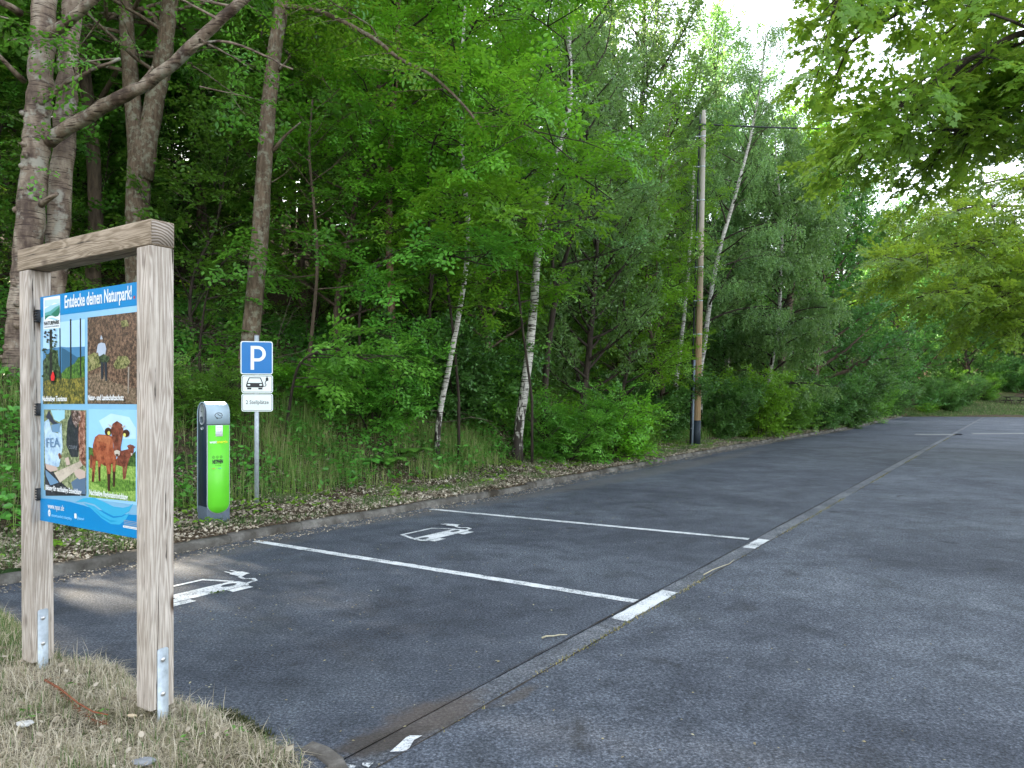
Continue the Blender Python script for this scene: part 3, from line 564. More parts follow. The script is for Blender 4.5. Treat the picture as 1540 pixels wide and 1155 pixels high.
q0, q1 = u2(800, 1045), u2(905, 1080); art('print_strip', [([(q0[0], q1[1]), (X1, q1[1]), (X1, q0[1]), (q0[0], q0[1])], 0)]+[([(q0[0]+.008, q1[1]+.008*k+.003), (X1-.02-.01*k, q1[1]+.008*k+.003), (X1-.02-.01*k, q1[1]+.008*k+.006), (q0[0]+.008, q1[1]+.008*k+.006)], 1) for k in range(5)], [M_white, flat('grey_print', (.3, .33, .36))], .0014)
M_clamp = plain('clamp_rubber', (.04, .042, .045), .6, .3)
for zc in (2.075, 1.54, 1.055):
    b = MB(); b.box(.136, .162, YP-.018, YP+.03, zc-.035, zc+.035)
    for k in range(5): b.box(.130, .166, YP-.026, YP-.018, zc-.032+.015*k, zc-.026+.015*k)
    b.obj('clamp', M_clamp, board)
    b = MB(); b.box(1.222, 1.242, YP-.018, YP+.03, zc-.035, zc+.035); b.obj('clamp', M_clamp, board)

# ---------------------------------------------------------------- charging station
cs = empty('charging_station', (-3.59, 8.70, .12), R(44), 'upright electric car charging station with bright green front and rounded grey top', 'charging station')
M_navy = plain('navy_metal', (.012, .025, .045), .4, .5, .1, 6); M_light = plain('light_grey_cover', (.34, .44, .50), .4, .5, .05, 5); M_trim = plain('pale_trim', (.32, .35, .37), .4, .5); M_basegrey = plain('slate_grey_base', (.085, .11, .14), .6, .3); M_green = flat('bright_green', (.13, .60, .03))
CW, CD, CH = .275, .30, 1.445
def prof(y0, y1, z0, top, n=14):
    r = (y1-y0)/2; return [(y0, z0)]+[(y0+r-r*math.cos(math.pi*i_/n), top-r+r*math.sin(math.pi*i_/n)) for i_ in range(n+1)]+[(y1, z0)]
def extr(b, pr, x0, x1, mat_=0, ends=True):
    n = len(pr); v = [(x0, y, z) for y, z in pr]+[(x1, y, z) for y, z in pr]
    base = b.n; b.add(v, [(i_, n+i_, n+i_+1, i_+1) for i_ in range(n-1)]+[(n-1, 2*n-1, n, 0)], mat_)
    if ends:
        b.f.append(np.array([list(range(n))])+base); b.m.append(np.array([mat_], np.int32)); b.r.append(np.zeros(1))
        b.f.append(np.array([list(range(n, 2*n))[::-1]])+base); b.m.append(np.array([mat_], np.int32)); b.r.append(np.zeros(1))
b = MB(); extr(b, prof(.012, CD-.012, -.15, CH-.012), .006, CW-.006); housing = b.obj('housing', M_navy, cs)
def shell(name, m_, y0, y1, z0f, z0b, top, th, x0, x1, par):
    """bent cover sheet running up the front, over the top and down the back"""
    r = (y1-y0)/2; n = 16; out = [(y0, z0f)]+[(y0+r-r*math.cos(math.pi*i_/n), top-r+r*math.sin(math.pi*i_/n)) for i_ in range(n+1)]+[(y1, z0b)]
    r2 = r-th; inn = [(y0+th, z0f)]+[(y0+r-r2*math.cos(math.pi*i_/n), top-r+r2*math.sin(math.pi*i_/n)) for i_ in range(n+1)]+[(y1-th, z0b)]
    k = len(out); v = [(x, y, z) for x in (x0, x1) for y, z in out]+[(x, y, z) for x in (x0, x1) for y, z in inn]; f = []
    for i_ in range(k-1): f += [(i_, k+i_, k+i_+1, i_+1), (2*k+i_, 2*k+i_+1, 3*k+i_+1, 3*k+i_), (i_, i_+1, 2*k+i_+1, 2*k+i_), (k+i_, 3*k+i_, 3*k+i_+1, k+i_+1)]
    f += [(0, 2*k, 3*k, k), (k-1, 2*k-1, 4*k-1, 3*k-1)]
    b = MB(); b.add(v, f); return b.obj(name, m_, par)
shell('cover', M_light, 0, CD, 1.18, .12, CH, .012, 0, CW, cs)
# green front with a rounded foot and a pale rim
def plate(pts, y0, y1, m_, name, par):
    n = len(pts); b = MB(); b.add([(x, y0, z) for x, z in pts]+[(x, y1, z) for x, z in pts], [(i_, (i_+1) % n, n+(i_+1) % n, n+i_) for i_ in range(n)])
    b.f.append(np.array([list(range(n))[::-1]])); b.m.append(np.zeros(1, np.int32)); b.r.append(np.zeros(1)); b.f.append(np.array([[n+i_ for i_ in range(n)]])); b.m.append(np.zeros(1, np.int32)); b.r.append(np.zeros(1))
    return b.obj(name, m_, par)
def pill(x0, x1, zb, zt_, n=14):
    r = (x1-x0)/2; cx = (x0+x1)/2; return [(x1, zt_), (x0, zt_)]+[(cx-r*math.cos(math.pi*i_/n), zb+r*.86-r*.86*math.sin(math.pi*i_/n)) for i_ in range(n+1)]
plate(pill(.002, CW-.002, .115, 1.172), -.001, .012, M_trim, 'front_rim', cs)
gr = plate(pill(.010, CW-.010, .125, 1.168), -.006, -.0005, M_green, 'front_panel', cs)
b = MB(); b.box(.0, CW, .004, CD-.02, -.12, .20); b.obj('base', M_basegrey, cs, bevel=.003)
b = MB(); b.box(.02, CW-.02, -.001, .010, 1.1725, 1.1795); b.obj('seam', M_black, cs)
# status light over the top edge
m, t, p = mat('status_light', .4); p.inputs['Emission Color'].default_value = (1, .97, .93, 1); p.inputs['Emission Strength'].default_value = 1.6; p.inputs['Base Color'].default_value = (.8, .8, .8, 1)
shell('status_light', m, .0, CD, 0, 0, CH+.003, .002, .02, CW-.02, cs); o = cs.children[-1] if False else bpy.data.objects['status_light']
bm = bmesh.new(); bm.from_mesh(o.data); bmesh.ops.delete(bm, geom=[v_ for v_ in bm.verts if not (.05 < v_.co.y < .15 and v_.co.z > 1.2)], context='VERTS'); bm.to_mesh(o.data); bm.free()
# side: socket plate (oval), its screen, and a lock
def side_plate(pts, x0, x1, m_, name, par):
    n = len(pts); b = MB(); b.add([(x0, y, z) for y, z in pts]+[(x1, y, z) for y, z in pts], [(i_, (i_+1) % n, n+(i_+1) % n, n+i_) for i_ in range(n)])
    for off, rev in ((0, False), (n, True)):
        l = [off+i_ for i_ in range(n)]; b.f.append(np.array([l[::-1] if rev else l])); b.m.append(np.zeros(1, np.int32)); b.r.append(np.zeros(1))
    return b.obj(name, m_, par)
oval = lambda cy, cz, ry, hz, n=12: [(cy+ry*math.cos(math.pi*i_/n), cz+hz-ry+ry*math.sin(math.pi*i_/n)) for i_ in range(n+1)]+[(cy-ry*math.cos(math.pi*i_/n), cz-hz+ry-ry*math.sin(math.pi*i_/n)) for i_ in range(n+1)]
sp = side_plate(oval(.15, 1.295, .066, .125), -.004, .006, M_trim, 'socket_plate', cs)
side_plate([(.11, 1.20), (.19, 1.20), (.19, 1.27), (.11, 1.27)], -.007, -.003, M_basegrey, 'socket_flap', sp); side_plate([(.135, 1.325), (.165, 1.325), (.165, 1.335), (.135, 1.335)], -.006, -.0035, M_black, 'indicator', sp)
side_plate(oval(.15, 1.125, .035, .022)if False else arc(.15, 1.13, .036, .020, 20), -.003, .006, M_trim, 'lock', cs)
# notice, emblem and lettering
nt_ = plate([(.10, 1.035), (.185, 1.035), (.185, 1.166), (.10, 1.166)], -.0085, -.0065, M_white, 'notice', cs)
for k, (x_, w_) in enumerate(((.112, .035), (.112, .05), (.112, .045), (.112, .055))):
    plate([(x_, 1.06+.025*k), (x_+w_, 1.06+.025*k), (x_+w_, 1.066+.025*k), (x_, 1.066+.025*k)], -.0093, -.0083, flat('notice_print', (.35, .38, .45)), 'print_line', nt_)
b = MB(); k = 0
for q in stroke([(.138+.042*math.cos(a)*1.05, 1.285+.030*math.sin(a)) for a in np.linspace(-.3, math.pi+.75, 14)]+[(.115, 1.255)], .007)+stroke([(.125, 1.302), (.145, 1.285), (.172, 1.275)], .007)+stroke([(.118, 1.252), (.165, 1.252), (.178, 1.262)], .006)+stroke(arc(.120, 1.252, .008, .008, 9)+[(.128, 1.252)], .004):
    b.poly(q, .0012+.00008*k); k += 1
b.obj('emblem', M_black, cs)
text('west', M_white, cs, 'lettering', .028, .955, .05, .085, -.0085, bold=.02); text('energie', flat('yellow_print', (.75, .72, .02)), cs, 'lettering', .115, .955, .05, .128, -.0085, bold=.02)
text('NETPHEN', M_black, cs, 'lettering', .062, .715, .062, .125, -.0085, bold=.05)
text('Stadt der Energie', flat('green_dark_print', (.04, .2, .01)), cs, 'lettering', .09, .688, .016, .075, -.0085)
for k in range(3):
    cx_ = .075+k*.045; b = MB(); zz = .0085
    for q in stroke(arc(cx_, .79, .014, .014, 16)+[(cx_+.014, .79)], .003)+stroke([(cx_, .782), (cx_+.002*(k-1), .798)], .003): b.poly(q, zz); zz += .00006
    b.obj('pictogram', M_black, cs)
for k, c_ in enumerate(((.6, .1, .05), (.7, .35, .1), (.2, .3, .3), (.1, .4, .6))):
    x_ = (.062, .082, .13, .15)[k]; plate([(x_, .652), (x_+.017, .652), (x_+.017, .659), (x_, .659)], -.0085, -.0065, flat('colour_print', c_), 'print_line', cs)

# ---------------------------------------------------------------- parking sign
SX, SY = gp(386, 760, .12)
ps = empty('parking_sign', (SX, SY, .10), R(14), 'blue parking sign with two white plates under it on a galvanised post', 'sign')
b = MB(); b.tube([(0, 0, -.3), (0, 0, 2.375)], .031, 20); post = b.obj('post', M_galv, ps, smooth=True)
b = MB(); b.tube([(0, 0, 2.376), (0, 0, 2.388)], .033, 20); b.obj('cap', M_alu, ps)
sgn = lambda z0, z1, w_, x_=.0: rrect(x_-w_/2, x_+w_/2, z0, z1, .03)
def signplate(name, z0, z1, w_, xoff, border, face, ink=None, inner=None):
    pl = plate(sgn(z0, z1, w_, xoff), -.042, -.038, M_alu, name, ps)
    b = MB(); b.poly(sgn(z0+.001, z1-.001, w_-.002, xoff), .0425); b.obj('border', border, pl)
    b = MB(); 
    if inner: b.poly(rrect(xoff-w_/2+inner, xoff+w_/2-inner, z0+inner, z1-inner, .022), .0431, 0)
    if inner: b.poly(rrect(xoff-w_/2+inner+.006, xoff+w_/2-inner-.006, z0+inner+.006, z1-inner-.006, .018), .0437, 1)
    else: b.poly(rrect(xoff-w_/2+.013, xoff+w_/2-.013, z0+.013, z1-.013, .024), .0431, 1)
    b.obj('face', [ink or M_black, face], pl); return pl
M_signwhite = flat('sign_white', (.70, .76, .72))
P1 = signplate('parking_plate', 1.84, 2.30, .425, .005, M_signwhite, M_blue)
b = MB(); q = .0445
b.poly([(-.075, 1.905), (-.030, 1.905), (-.030, 2.235), (-.075, 2.235)], q)
bowl = [(-.031, 2.235), (.02, 2.235)]+[(.02+.105*math.sin(a), 2.1275+.1075*math.cos(a)) for a in np.linspace(0, math.pi, 16)]+[(-.031, 2.02), (-.031, 2.063), (.02, 2.063)]+[(.02+.06*math.sin(a), 2.1275+.0645*math.cos(a)) for a in np.linspace(math.pi, 0, 14)]+[(-.031, 2.192)]
b.poly(bowl, q+.0002); b.obj('lettering', M_signwhite, P1)
P2 = signplate('car_symbol_plate', 1.582, 1.832, .415, .012, M_signwhite, M_signwhite, inner=.012)
body, holes, wh, st, cb, pg = ev_symbol(.27); T = lambda l: [(x-.02, y+1.652) for x, y in l]
b = MB(); b.poly(T(body), .0445, 0, [T(h) for h in holes]); z_ = .0446
for qd in wh+st+cb+pg: b.poly(T(qd), z_); z_ += .00006
b.obj('pictogram', M_black, P2)
P3 = signplate('text_plate', 1.325, 1.574, .415, .012, M_signwhite, M_signwhite, inner=.012)
text('2 Stellplätze', M_black, P3, 'lettering', .012, 1.43, .075, .30, -.0445, 'CENTER', bold=.005)
for zz in (2.27, 1.87, 1.80, 1.62, 1.54, 1.36):
    b = MB(); b.tube([(0, 0, zz-.012), (0, 0, zz+.012)], .035, 16); b.box(-.03, .03, -.04, -.028, zz-.012, zz+.012); b.obj('pipe_clamp', M_alu, ps)

# ---------------------------------------------------------------- utility pole and its cable
UX, UY = wp(1047.5, 665, 24.0)[0], 24.0; UZ = float(hgt(UX, UY))
ptop = wp(1058.5, 166, 24.0)
up = empty('utility_pole', (UX, UY, UZ), 0, 'tall thin wooden utility pole with a grey cable pipe up one side', 'utility pole')
m, t, p = mat('pole_wood', .85, .2); v = coords(t, (20, 20, .9)); n = noise(t, v, 2.5, 7, .65)
c = ramp(t, n, [(.3, (.20, .13, .07)), (.55, (.40, .27, .15)), (.75, (.52, .40, .27))]); sep = t.nodes.new('ShaderNodeSeparateXYZ'); t.links.new(coords(t), sep.inputs[0])
c = mix(t, ramp(t, maths(t, 'DIVIDE', sep.outputs[2], 10), [(.35, (0, 0, 0)), (.8, (1, 1, 1))]), c, (.36, .33, .28)); t.links.new(c, p.inputs['Base Color'])
tl = ptop-np.array([UX, UY, UZ]); hp = lambda k, ox=0., oy=0.: (tl[0]*k+ox, tl[1]*k+oy, tl[2]*k)
b = MB(); b.tube([hp(-.05), hp(.3), hp(.6), hp(.97), hp(1.0)], [.115, .105, .092, .08, .05], 18); pole_ = b.obj('pole', m, up, smooth=True)
b = MB(); b.tube([hp(.0), hp(.075)], [.122, .121], 18); b.obj('foot_wrap', plain('tar_wrap', (.02, .03, .04), .6), up, smooth=True)
b = MB(); b.tube([hp(-.03, -.145, -.02), hp(.255, -.13, -.02)], .034, 12); b.obj('cable_pipe', plain('grey_pipe', (.25, .30, .36), .5), up, smooth=True)
b = MB(); b.tube([hp(k, -.205+.085*k, .0) for k in np.linspace(-.03, .96, 8)], .030, 8); b.obj('cable', plain('black_cable', (.01, .012, .014), .5), up, smooth=True)
for k in (.05, .33, .43, .53, .62, .73, .83, .92):
    b = MB(); r_ = .115-.035*k+.004; b.tube([hp(k), hp(k+.0035)], r_, 14); b.box(tl[0]*k-.2, tl[0]*k-.08, -.03, .03, tl[2]*k, tl[2]*k+.03); b.obj('clip', M_galv, up)
b = MB(); b.box(tl[0]*.955-.16, tl[0]*.955+.18, -.1, -.06, tl[2]*.955-.03, tl[2]*.955+.03); b.tube([hp(.955, -.14, -.1), hp(.985, -.14, -.1)], [.035, .02], 10); b.obj('cable_fitting', plain('dark_iron', (.05, .06, .07), .5), up)
A_ = np.array([UX, UY, UZ])+np.array(hp(.955, .1, -.08)); E_ = wp(1640, 186, 27.); 
pts = [A_+(E_-A_)*k-np.array([0, 0, .55*4*k*(1-k)*.35]) for k in np.linspace(0, 1, 30)]
b = MB(); b.tube(pts, .026, 6); tag(b.obj('overhead_cable', plain('line_cable', (.02, .023, .026), .5), smooth=True), 'black overhead cable running right from the wooden pole into the maple leaves', 'cable')

# ---------------------------------------------------------------- picnic bench far off
bz = float(hgt(51.9, 76)); px_ = wp(1527, 606, 75.)
pt = empty('picnic_table', (px_[0], 75., float(hgt(px_[0], 75.))+.02), R(4), 'dark wooden picnic table on the far grass bank', 'picnic table'); dk = plain('dark_timber', (.035, .028, .024), .8)
b = MB(); b.box(-1.1, 1.1, -.36, .36, .74, .80); b.obj('table_top', dk, pt, bevel=.01)
for s_ in (-1, 1): b = MB(); b.box(-1.1, 1.1, s_*.72-.13, s_*.72+.13, .42, .47); b.obj('seat', dk, pt, bevel=.01)
for x_ in (-.8, .8):
    b = MB(); b.box(x_-.04, x_+.04, -.72, .72, .36, .42); b.box(x_-.04, x_+.04, -.3, .3, .68, .74)
    for s_ in (-1, 1): b.tube([(x_+.05, s_*.18, .72), (x_+.05, s_*.66, -.2)], .05, 4)
    b.obj('leg', dk, pt)

# ================================================================ vegetation
def rotm(x, zhint, roll=0.):
    """frames whose x axis is x and whose z axis is near zhint"""
    x = np.asarray(x, float); x = x/np.linalg.norm(x, axis=-1, keepdims=True)
    y = np.cross(zhint, x); y /= np.linalg.norm(y, axis=-1, keepdims=True)+1e-9; z = np.cross(x, y)
    return np.stack([x, y, z], -1)
def leaf_shape(kind):
    """one leaf of unit length along +x as two halves folded on the midrib"""
    if kind == 'ovate': v = [(0, 0, 0), (.28, .27, .05), (.7, .22, .03), (1, 0, -.10), (.7, -.22, .03), (.28, -.27, .05)]; f = [(0, 3, 2, 1), (0, 5, 4, 3)]
    elif kind == 'kite': v = [(0, 0, 0), (.42, .32, .06), (1, 0, -.06), (.42, -.32, .06)]; f = [(0, 2, 1), (0, 3, 2)]
    elif kind == 'maple':
        h = [(-.10, .20), (.10, .50), (.25, .27), (.66, .50), (.60, .20)]; v = [(0, 0, 0)]+[(x, y, .05*y-.12*x*x) for x, y in h]+[(1, 0, -.14)]+[(x, -y, .05*y-.12*x*x) for x, y in h[::-1]]
        f = [(0, 6, 5, 4, 3, 2, 1), (0, 11, 10, 9, 8, 7, 6)]
    elif kind == 'lobed': v = [(0, 0, 0), (.3, .2, .05), (.62, .34, .02), (1, 0, -.05), (.62, -.34, .02), (.3, -.2, .05)]; f = [(0, 3, 2, 1), (0, 5, 4, 3)]
    return np.array(v, float), np.array(f)
def spray(kind, leafkind, L, n, rg, twig=True):
    """template: a leafy twig along +x, unit length; returns leaf verts, faces, per-leaf rnd and twig lines"""
    lv, lf = leaf_shape(leafkind); V = []; Fc = []; Rn = []; tw = []
    pts = []
    def along(p0, d, ln, m, hang=0.):
        for i in range(m):
            k = (i+.6)/m; p = p0+d*ln*k+np.array([0, 0, -hang*k*k]); pts.append((p, d, 1 if i % 2 else -1))
        tw.append((p0, p0+d*ln+np.array([0, 0, -hang])))
    if kind == 'flat':
        along(np.zeros(3), np.array([1., 0, 0]), 1., n, .12)
        for s, k in ((1, .2), (-1, .38), (1, .55)):
            a = R(42*s); along(np.array([k, 0, -.12*k*k]), np.array([math.cos(a), math.sin(a), .02]), .55*(1-k*.4), max(3, int(n*.55)), .05)
    elif kind == 'hang':
        for q in range(4):
            a = rg.uniform(0, 6.28); d = np.array([math.cos(a)*.25+.1, math.sin(a)*.25, -.95]); along(np.array([.15*q, 0, 0]), d, rg.uniform(.6, 1.1), max(4, n//3))
        tw.append((np.zeros(3), np.array([.6, 0, 0])))
    elif kind == 'tuft':
        for q in range(5):
            d = rg.normal(size=3)*.5+np.array([.6, 0, .15]); d /= np.linalg.norm(d); along(np.array([.1*q, 0, 0]), d, rg.uniform(.4, .7), max(3, n//4))
    for p, d, s in pts:
        if kind == 'flat':
            a = math.atan2(d[1], d[0])+s*R(rg.uniform(35, 70)); ld = np.array([math.cos(a), math.sin(a), rg.uniform(-.35, .12)]); up = np.array([rg.normal()*.28, rg.normal()*.28, 1])
        elif kind == 'hang':
            a = rg.uniform(0, 6.28); ld = np.array([math.cos(a), math.sin(a), rg.uniform(-1.6, -.2)]); up = rg.normal(size=3)+np.array([0, 0, .6])
        else:
            a = rg.uniform(0, 6.28); ld = np.array([math.cos(a), math.sin(a), rg.uniform(-.6, .4)]); up = rg.normal(size=3)*.55+np.array([0, 0, 1])
        M = rotm(ld, up); sz = L*rg.uniform(.65, 1.15); V.append((lv*sz)@M.T+p); Fc.append(lf+len(lv)*(len(V)-1)); Rn.append(np.full(len(lf), rg.random()))
    return np.concatenate(V), np.concatenate(Fc), np.concatenate(Rn), tw
class Plant:
    def __init__(s, seed, kind='flat', leafkind='ovate', leaf=.16, n=7, slen=.5, droop=.0, ang=48, sp=(.45, .16), ratio=.5, upc=.05, flatten=.6, sides=(7, 5, 3), twigs=True, order=2, minw=.004):
        s.rg = np.random.default_rng(seed); s.wood = MB(); s.sp = []; s.c = dict(slen=slen, droop=droop, ang=ang, sp=sp, ratio=ratio, upc=upc, fl=flatten, order=order); s.sides = sides; s.twigs = twigs; s.minw = minw
        s.tpl = [spray(kind, leafkind, leaf, n, s.rg) for _ in range(5)]; s.kind = kind
    def limb(s, p, d, L, r, order=0, up=None, leafy=(.15, 1.), guide=None):
        c = s.c; rg = s.rg; n = max(3, int(L/.4)) if order == 0 else max(3, int(L/.35)); d = np.array(d, float); d /= np.linalg.norm(d); up = c['upc'] if up is None else up
        if guide is not None: P = resample(guide, max(4, int(L/.3))); P[1:-1] += rg.normal(size=(len(P)-2, 3))*.02*min(1, L/4)
        else:
            P = [np.array(p, float)]; st = L/n
            for i in range(n):
                d = d+rg.normal(size=3)*np.array([.11, .11, .07])+np.array([0, 0, up*st*2-(c['droop']*st*(i/n))]); d /= np.linalg.norm(d); P.append(P[-1]+d*st)
            P = np.array(P)
        rr = np.linspace(r, max(s.minw, r*.25), len(P)); s.wood.tube(P, rr, s.sides[min(order, 2)], 1, cap=False, rnd=rg.random())
        cum = np.concatenate([[0], np.cumsum(np.linalg.norm(np.diff(P, axis=0), axis=1))]); tot = cum[-1]
        at = lambda x: np.array([np.interp(x, cum, P[:, k]) for k in range(3)])
        dr = lambda x: (at(min(tot, x+.1))-at(max(0, x-.1)))
        side = 1
        if order < c['order']-1:
            x = tot*leafy[0]+rg.uniform(0, c['sp'][0])
            while x < tot*.98:
                k = x/tot; a = R(c['ang'])*side*rg.uniform(.7, 1.3); dd = dr(x); dd /= np.linalg.norm(dd)+1e-9; ca, sa = math.cos(a), math.sin(a)
                if abs(dd[2]) > .8: az = rg.uniform(0, 6.28); nd_ = np.array([math.cos(az), math.sin(az), .35])
                else: nd_ = np.array([dd[0]*ca-dd[1]*sa, dd[0]*sa+dd[1]*ca, dd[2]*.6+rg.normal()*(1-c['fl'])*.6])
                l2 = max(.35, (L*c['ratio'])*(1-.6*k)*rg.uniform(.6, 1.2)); l2 = min(l2, 2.2)
                s.limb(at(x), nd_, l2, max(s.minw, np.interp(x, cum, rr)*.5), order+1)
                side = -side; x += c['sp'][0]*rg.uniform(.6, 1.4)
        if order >= c['order']-1 or order == 0:
            lo = .12 if order else .55; x = tot*max(lo, leafy[0]); 
            while x < tot:
                dd = dr(x); a = R(rg.uniform(30, 65))*side; ca, sa = math.cos(a), math.sin(a); s.sp.append((at(x), (dd[0]*ca-dd[1]*sa, dd[0]*sa+dd[1]*ca, dd[2]*.4+rg.normal()*.15+.01), c['slen']*rg.uniform(.7, 1.2))); side = -side; x += c['sp'][1]*rg.uniform(.7, 1.3)
            s.sp.append((at(tot), dr(tot), c['slen']))
    def leaves(s, name='leaves', thin=1.):
        b = MB(); rg = s.rg; sp = s.sp
        if thin < 1: sp = [q for q in sp if rg.random() < thin]
        if not sp: return b.mesh(name)
        P = np.array([q[0] for q in sp]); D = np.array([q[1] for q in sp], float); S = np.array([q[2] for q in sp]); ch = rg.integers(0, len(s.tpl), len(sp))
        if s.kind == 'hang': D[:, 2] = 0
        up = np.tile([0., 0, 1.], (len(sp), 1))+rg.normal(size=(len(sp), 3))*(.22 if s.kind != 'hang' else .05); M = rotm(D+1e-4, up)
        for k, (v, f, r, tw) in enumerate(s.tpl):
            m = ch == k
            if not m.any(): continue
            q = np.einsum('nij,vj->nvi', M[m], v)*S[m][:, None, None]+P[m][:, None, :]; nn = m.sum()
            ff = (f[None]+(np.arange(nn)*len(v))[:, None, None]).reshape(-1, f.shape[1])
            rn = np.clip(np.repeat(rg.random(nn), len(f))*.6+np.tile(r, nn)*.4, 0, 1); b.add(q.reshape(-1, 3), ff, 0, rn)
            if s.twigs:
                for a0, a1 in tw:
                    A = np.einsum('nij,j->ni', M[m], a0)*S[m][:, None]+P[m]; B2 = np.einsum('nij,j->ni', M[m], a1)*S[m][:, None]+P[m]; w_ = .0022
                    o1 = np.array([0, w_, w_]); o2 = np.array([w_, -w_, 0]); vv = np.stack([A+o1, A+o2, A-o1, B2], 1).reshape(-1, 3); i4 = np.arange(nn)*4
                    s.wood.add(vv, np.concatenate([np.stack([i4, i4+1, i4+3], 1), np.stack([i4+1, i4+2, i4+3], 1), np.stack([i4+2, i4, i4+3], 1)]), 1)
        return b.mesh(name)
def resample(P, n):
    P = np.asarray(P, float); c = np.concatenate([[0], np.cumsum(np.linalg.norm(np.diff(P, axis=0), axis=1))]); t_ = np.linspace(0, c[-1], n)
    Q = np.stack([np.interp(t_, c, P[:, k]) for k in range(3)], 1)
    for _ in range(2): Q[1:-1] = (Q[:-2]+2*Q[1:-1]+Q[2:])/4
    return Q
def trunk(pl, path, r0, r1, sides=14, flare=1.5, lump=.03, n=None):
    L = np.linalg.norm(np.diff(np.asarray(path, float), axis=0), axis=1).sum(); n = n or max(8, int(L/.35)); P = resample(path, n)
    P = P.copy(); P[1:] += pl.rg.normal(size=(n-1, 3))*np.array([1, 1, 0])*r0*.05
    k = np.linspace(0, 1, n); rr = r0+(r1-r0)*k; rr = rr*(1+(flare-1)*np.exp(-np.linspace(0, L, n)/.35))
    pl.wood.tube(P, rr, sides, lump=lump, rng=pl.rg); return P, rr
def crown(pl, P, rr, t0, nl, Lf, elev=(5, 40), rfrac=.45, az0=0., azspread=math.pi, leafy=(.2, 1.)):
    """limbs round the trunk path from fraction t0 up; Lf(k) gives the limb length at fraction k of the crown"""
    rg = pl.rg; n = len(P)
    for i in range(nl):
        k = (i+rg.random()*.8)/nl; f = t0+(1-t0)*k; x = f*(n-1); i0 = min(n-2, int(x)); p = P[i0]+(P[i0+1]-P[i0])*(x-i0)
        az = az0+(((i*2.4)+rg.normal()*.3+math.pi) % (2*math.pi)-math.pi)*azspread/math.pi; el = R(rg.uniform(*elev)+k*25); L = Lf(k)*rg.uniform(.75, 1.15)
        pl.limb(p, (math.cos(az)*math.cos(el), math.sin(az)*math.cos(el), math.sin(el)), L, min(rr[i0]*rfrac, .02+.022*L), leafy=leafy)
def finish(pl, name, base, bark_, leafm, label, cat='tree', group=None, parts=('trunk', 'crown'), rz=0.):
    lm = pl.leaves(name+'_leaves'); wm = pl.wood.mesh(name+'_wood', smooth=True); o = empty(name, tuple(float(q) for q in base), rz, label, cat, group)
    link(parts[0], wm, o, [bark_, bark_ if bark_ in (B_brown, B_lichen, B_cherry) else B_dark]); link(parts[1], lm, o, leafm); return o
def place(proto, x, y, rz, s=1., label=None, group=None, dz=-.1):
    c = copy_tree(proto); c.location = (x, y, float(hgt(x, y))+dz); c.rotation_euler = (0, 0, rz); c.scale = (s, s, s)
    if label: c['label'] = label
    if group: c['group'] = group
    return c
def path(pts, Y, dY=0.):
    """photo trunk line at depth Y -> points relative to its foot"""
    out = [wp(px, py, Y+dY*i) for i, (px, py) in enumerate(pts)]; P = np.array(out); return P[0], P-P[0]

rg0 = np.random.default_rng(11)
# ---- A: old cherry with two stems at the left edge
Yc = 11.0
bx, bP = path([(8, 715), (22, 600), (35, 460), (46, 330), (56, 200), (62, 90), (70, -60), (82, -220)], Yc)
bz_ = float(hgt(bx[0], bx[1])); 
pl = Plant(21, 'flat', 'ovate', .17, 6, .5, .25, sp=(.6, .2), upc=.02, order=2)
Pm, rm = trunk(pl, bP, .22, .14, 22, 1.35, .02, 60)
P2_ = np.array([wp(46, 640, Yc+.25), wp(66, 520, Yc+.35), wp(84, 400, Yc+.4), wp(92, 280, Yc+.5), (wp(98, 170, Yc+.6)), wp(104, 60, Yc+.7), wp(116, -90, Yc+.9), wp(130, -200, Yc+1)])-bx
Q2, r2 = trunk(pl, P2_, .19, .12, 20, 1.1, .02, 50)
limbs = [([(74, 212, 0), (104, 192, -.2), (150, 163, -.5), (216, 128, -.9), (262, 96, -1.1), (300, 56, -1.3), (366, 0, -1.5), (430, -60, -1.6)], .105), ([(70, 150, -.1), (96, 128, -.3), (130, 108, -.5), (180, 88, -.7)], .035),
         ([(70, 52, -.1), (95, 38, -.4), (130, 12, -.7), (190, -50, -1)], .085), ([(62, 308, -.15), (76, 297, -.35), (86, 291, -.42)], .05), ([(36, 122, .1), (20, 106, -.2), (6, 92, -.3), (-10, 74, -.4)], .045), ([(30, 20, 0), (10, 8, -.3), (-20, -10, -.5)], .06),
         ([(262, 96, -1.1), (290, 66, -1.3), (340, 60, -1.4), (400, 84, -1.5), (440, 104, -1.6)], .022), ([(98, 190, .2), (140, 180, .2), (200, 140, .3), (230, 100, .4)], .03)]
for l, r_ in limbs:
    g_ = np.array([wp(px, py, Yc+dy) for px, py, dy in l])-bx; Lg = np.linalg.norm(np.diff(g_, axis=0), axis=1).sum()
    G = resample(g_, max(4, int(Lg/.15))); G[1:-1] += pl.rg.normal(size=(len(G)-2, 3))*.008; pl.wood.tube(G, np.linspace(r_, r_*(.55 if r_ > .03 else .5), len(G)), 12, lump=.04, rng=pl.rg)
for i_ in range(26):     # knots and branch scars
    k = pl.rg.integers(4, 36); a = pl.rg.uniform(3.4, 6.0); d = np.array([math.cos(a), math.sin(a), .1]); c_ = Pm[k]+d*rm[k]*.78; pl.wood.tube([c_, c_+d*.07, c_+d*.09], [.06, .04, .012], 8, lump=.15, rng=pl.rg)
gl = lambda px, py, dy: tuple(wp(px, py, Yc+dy)-bx)
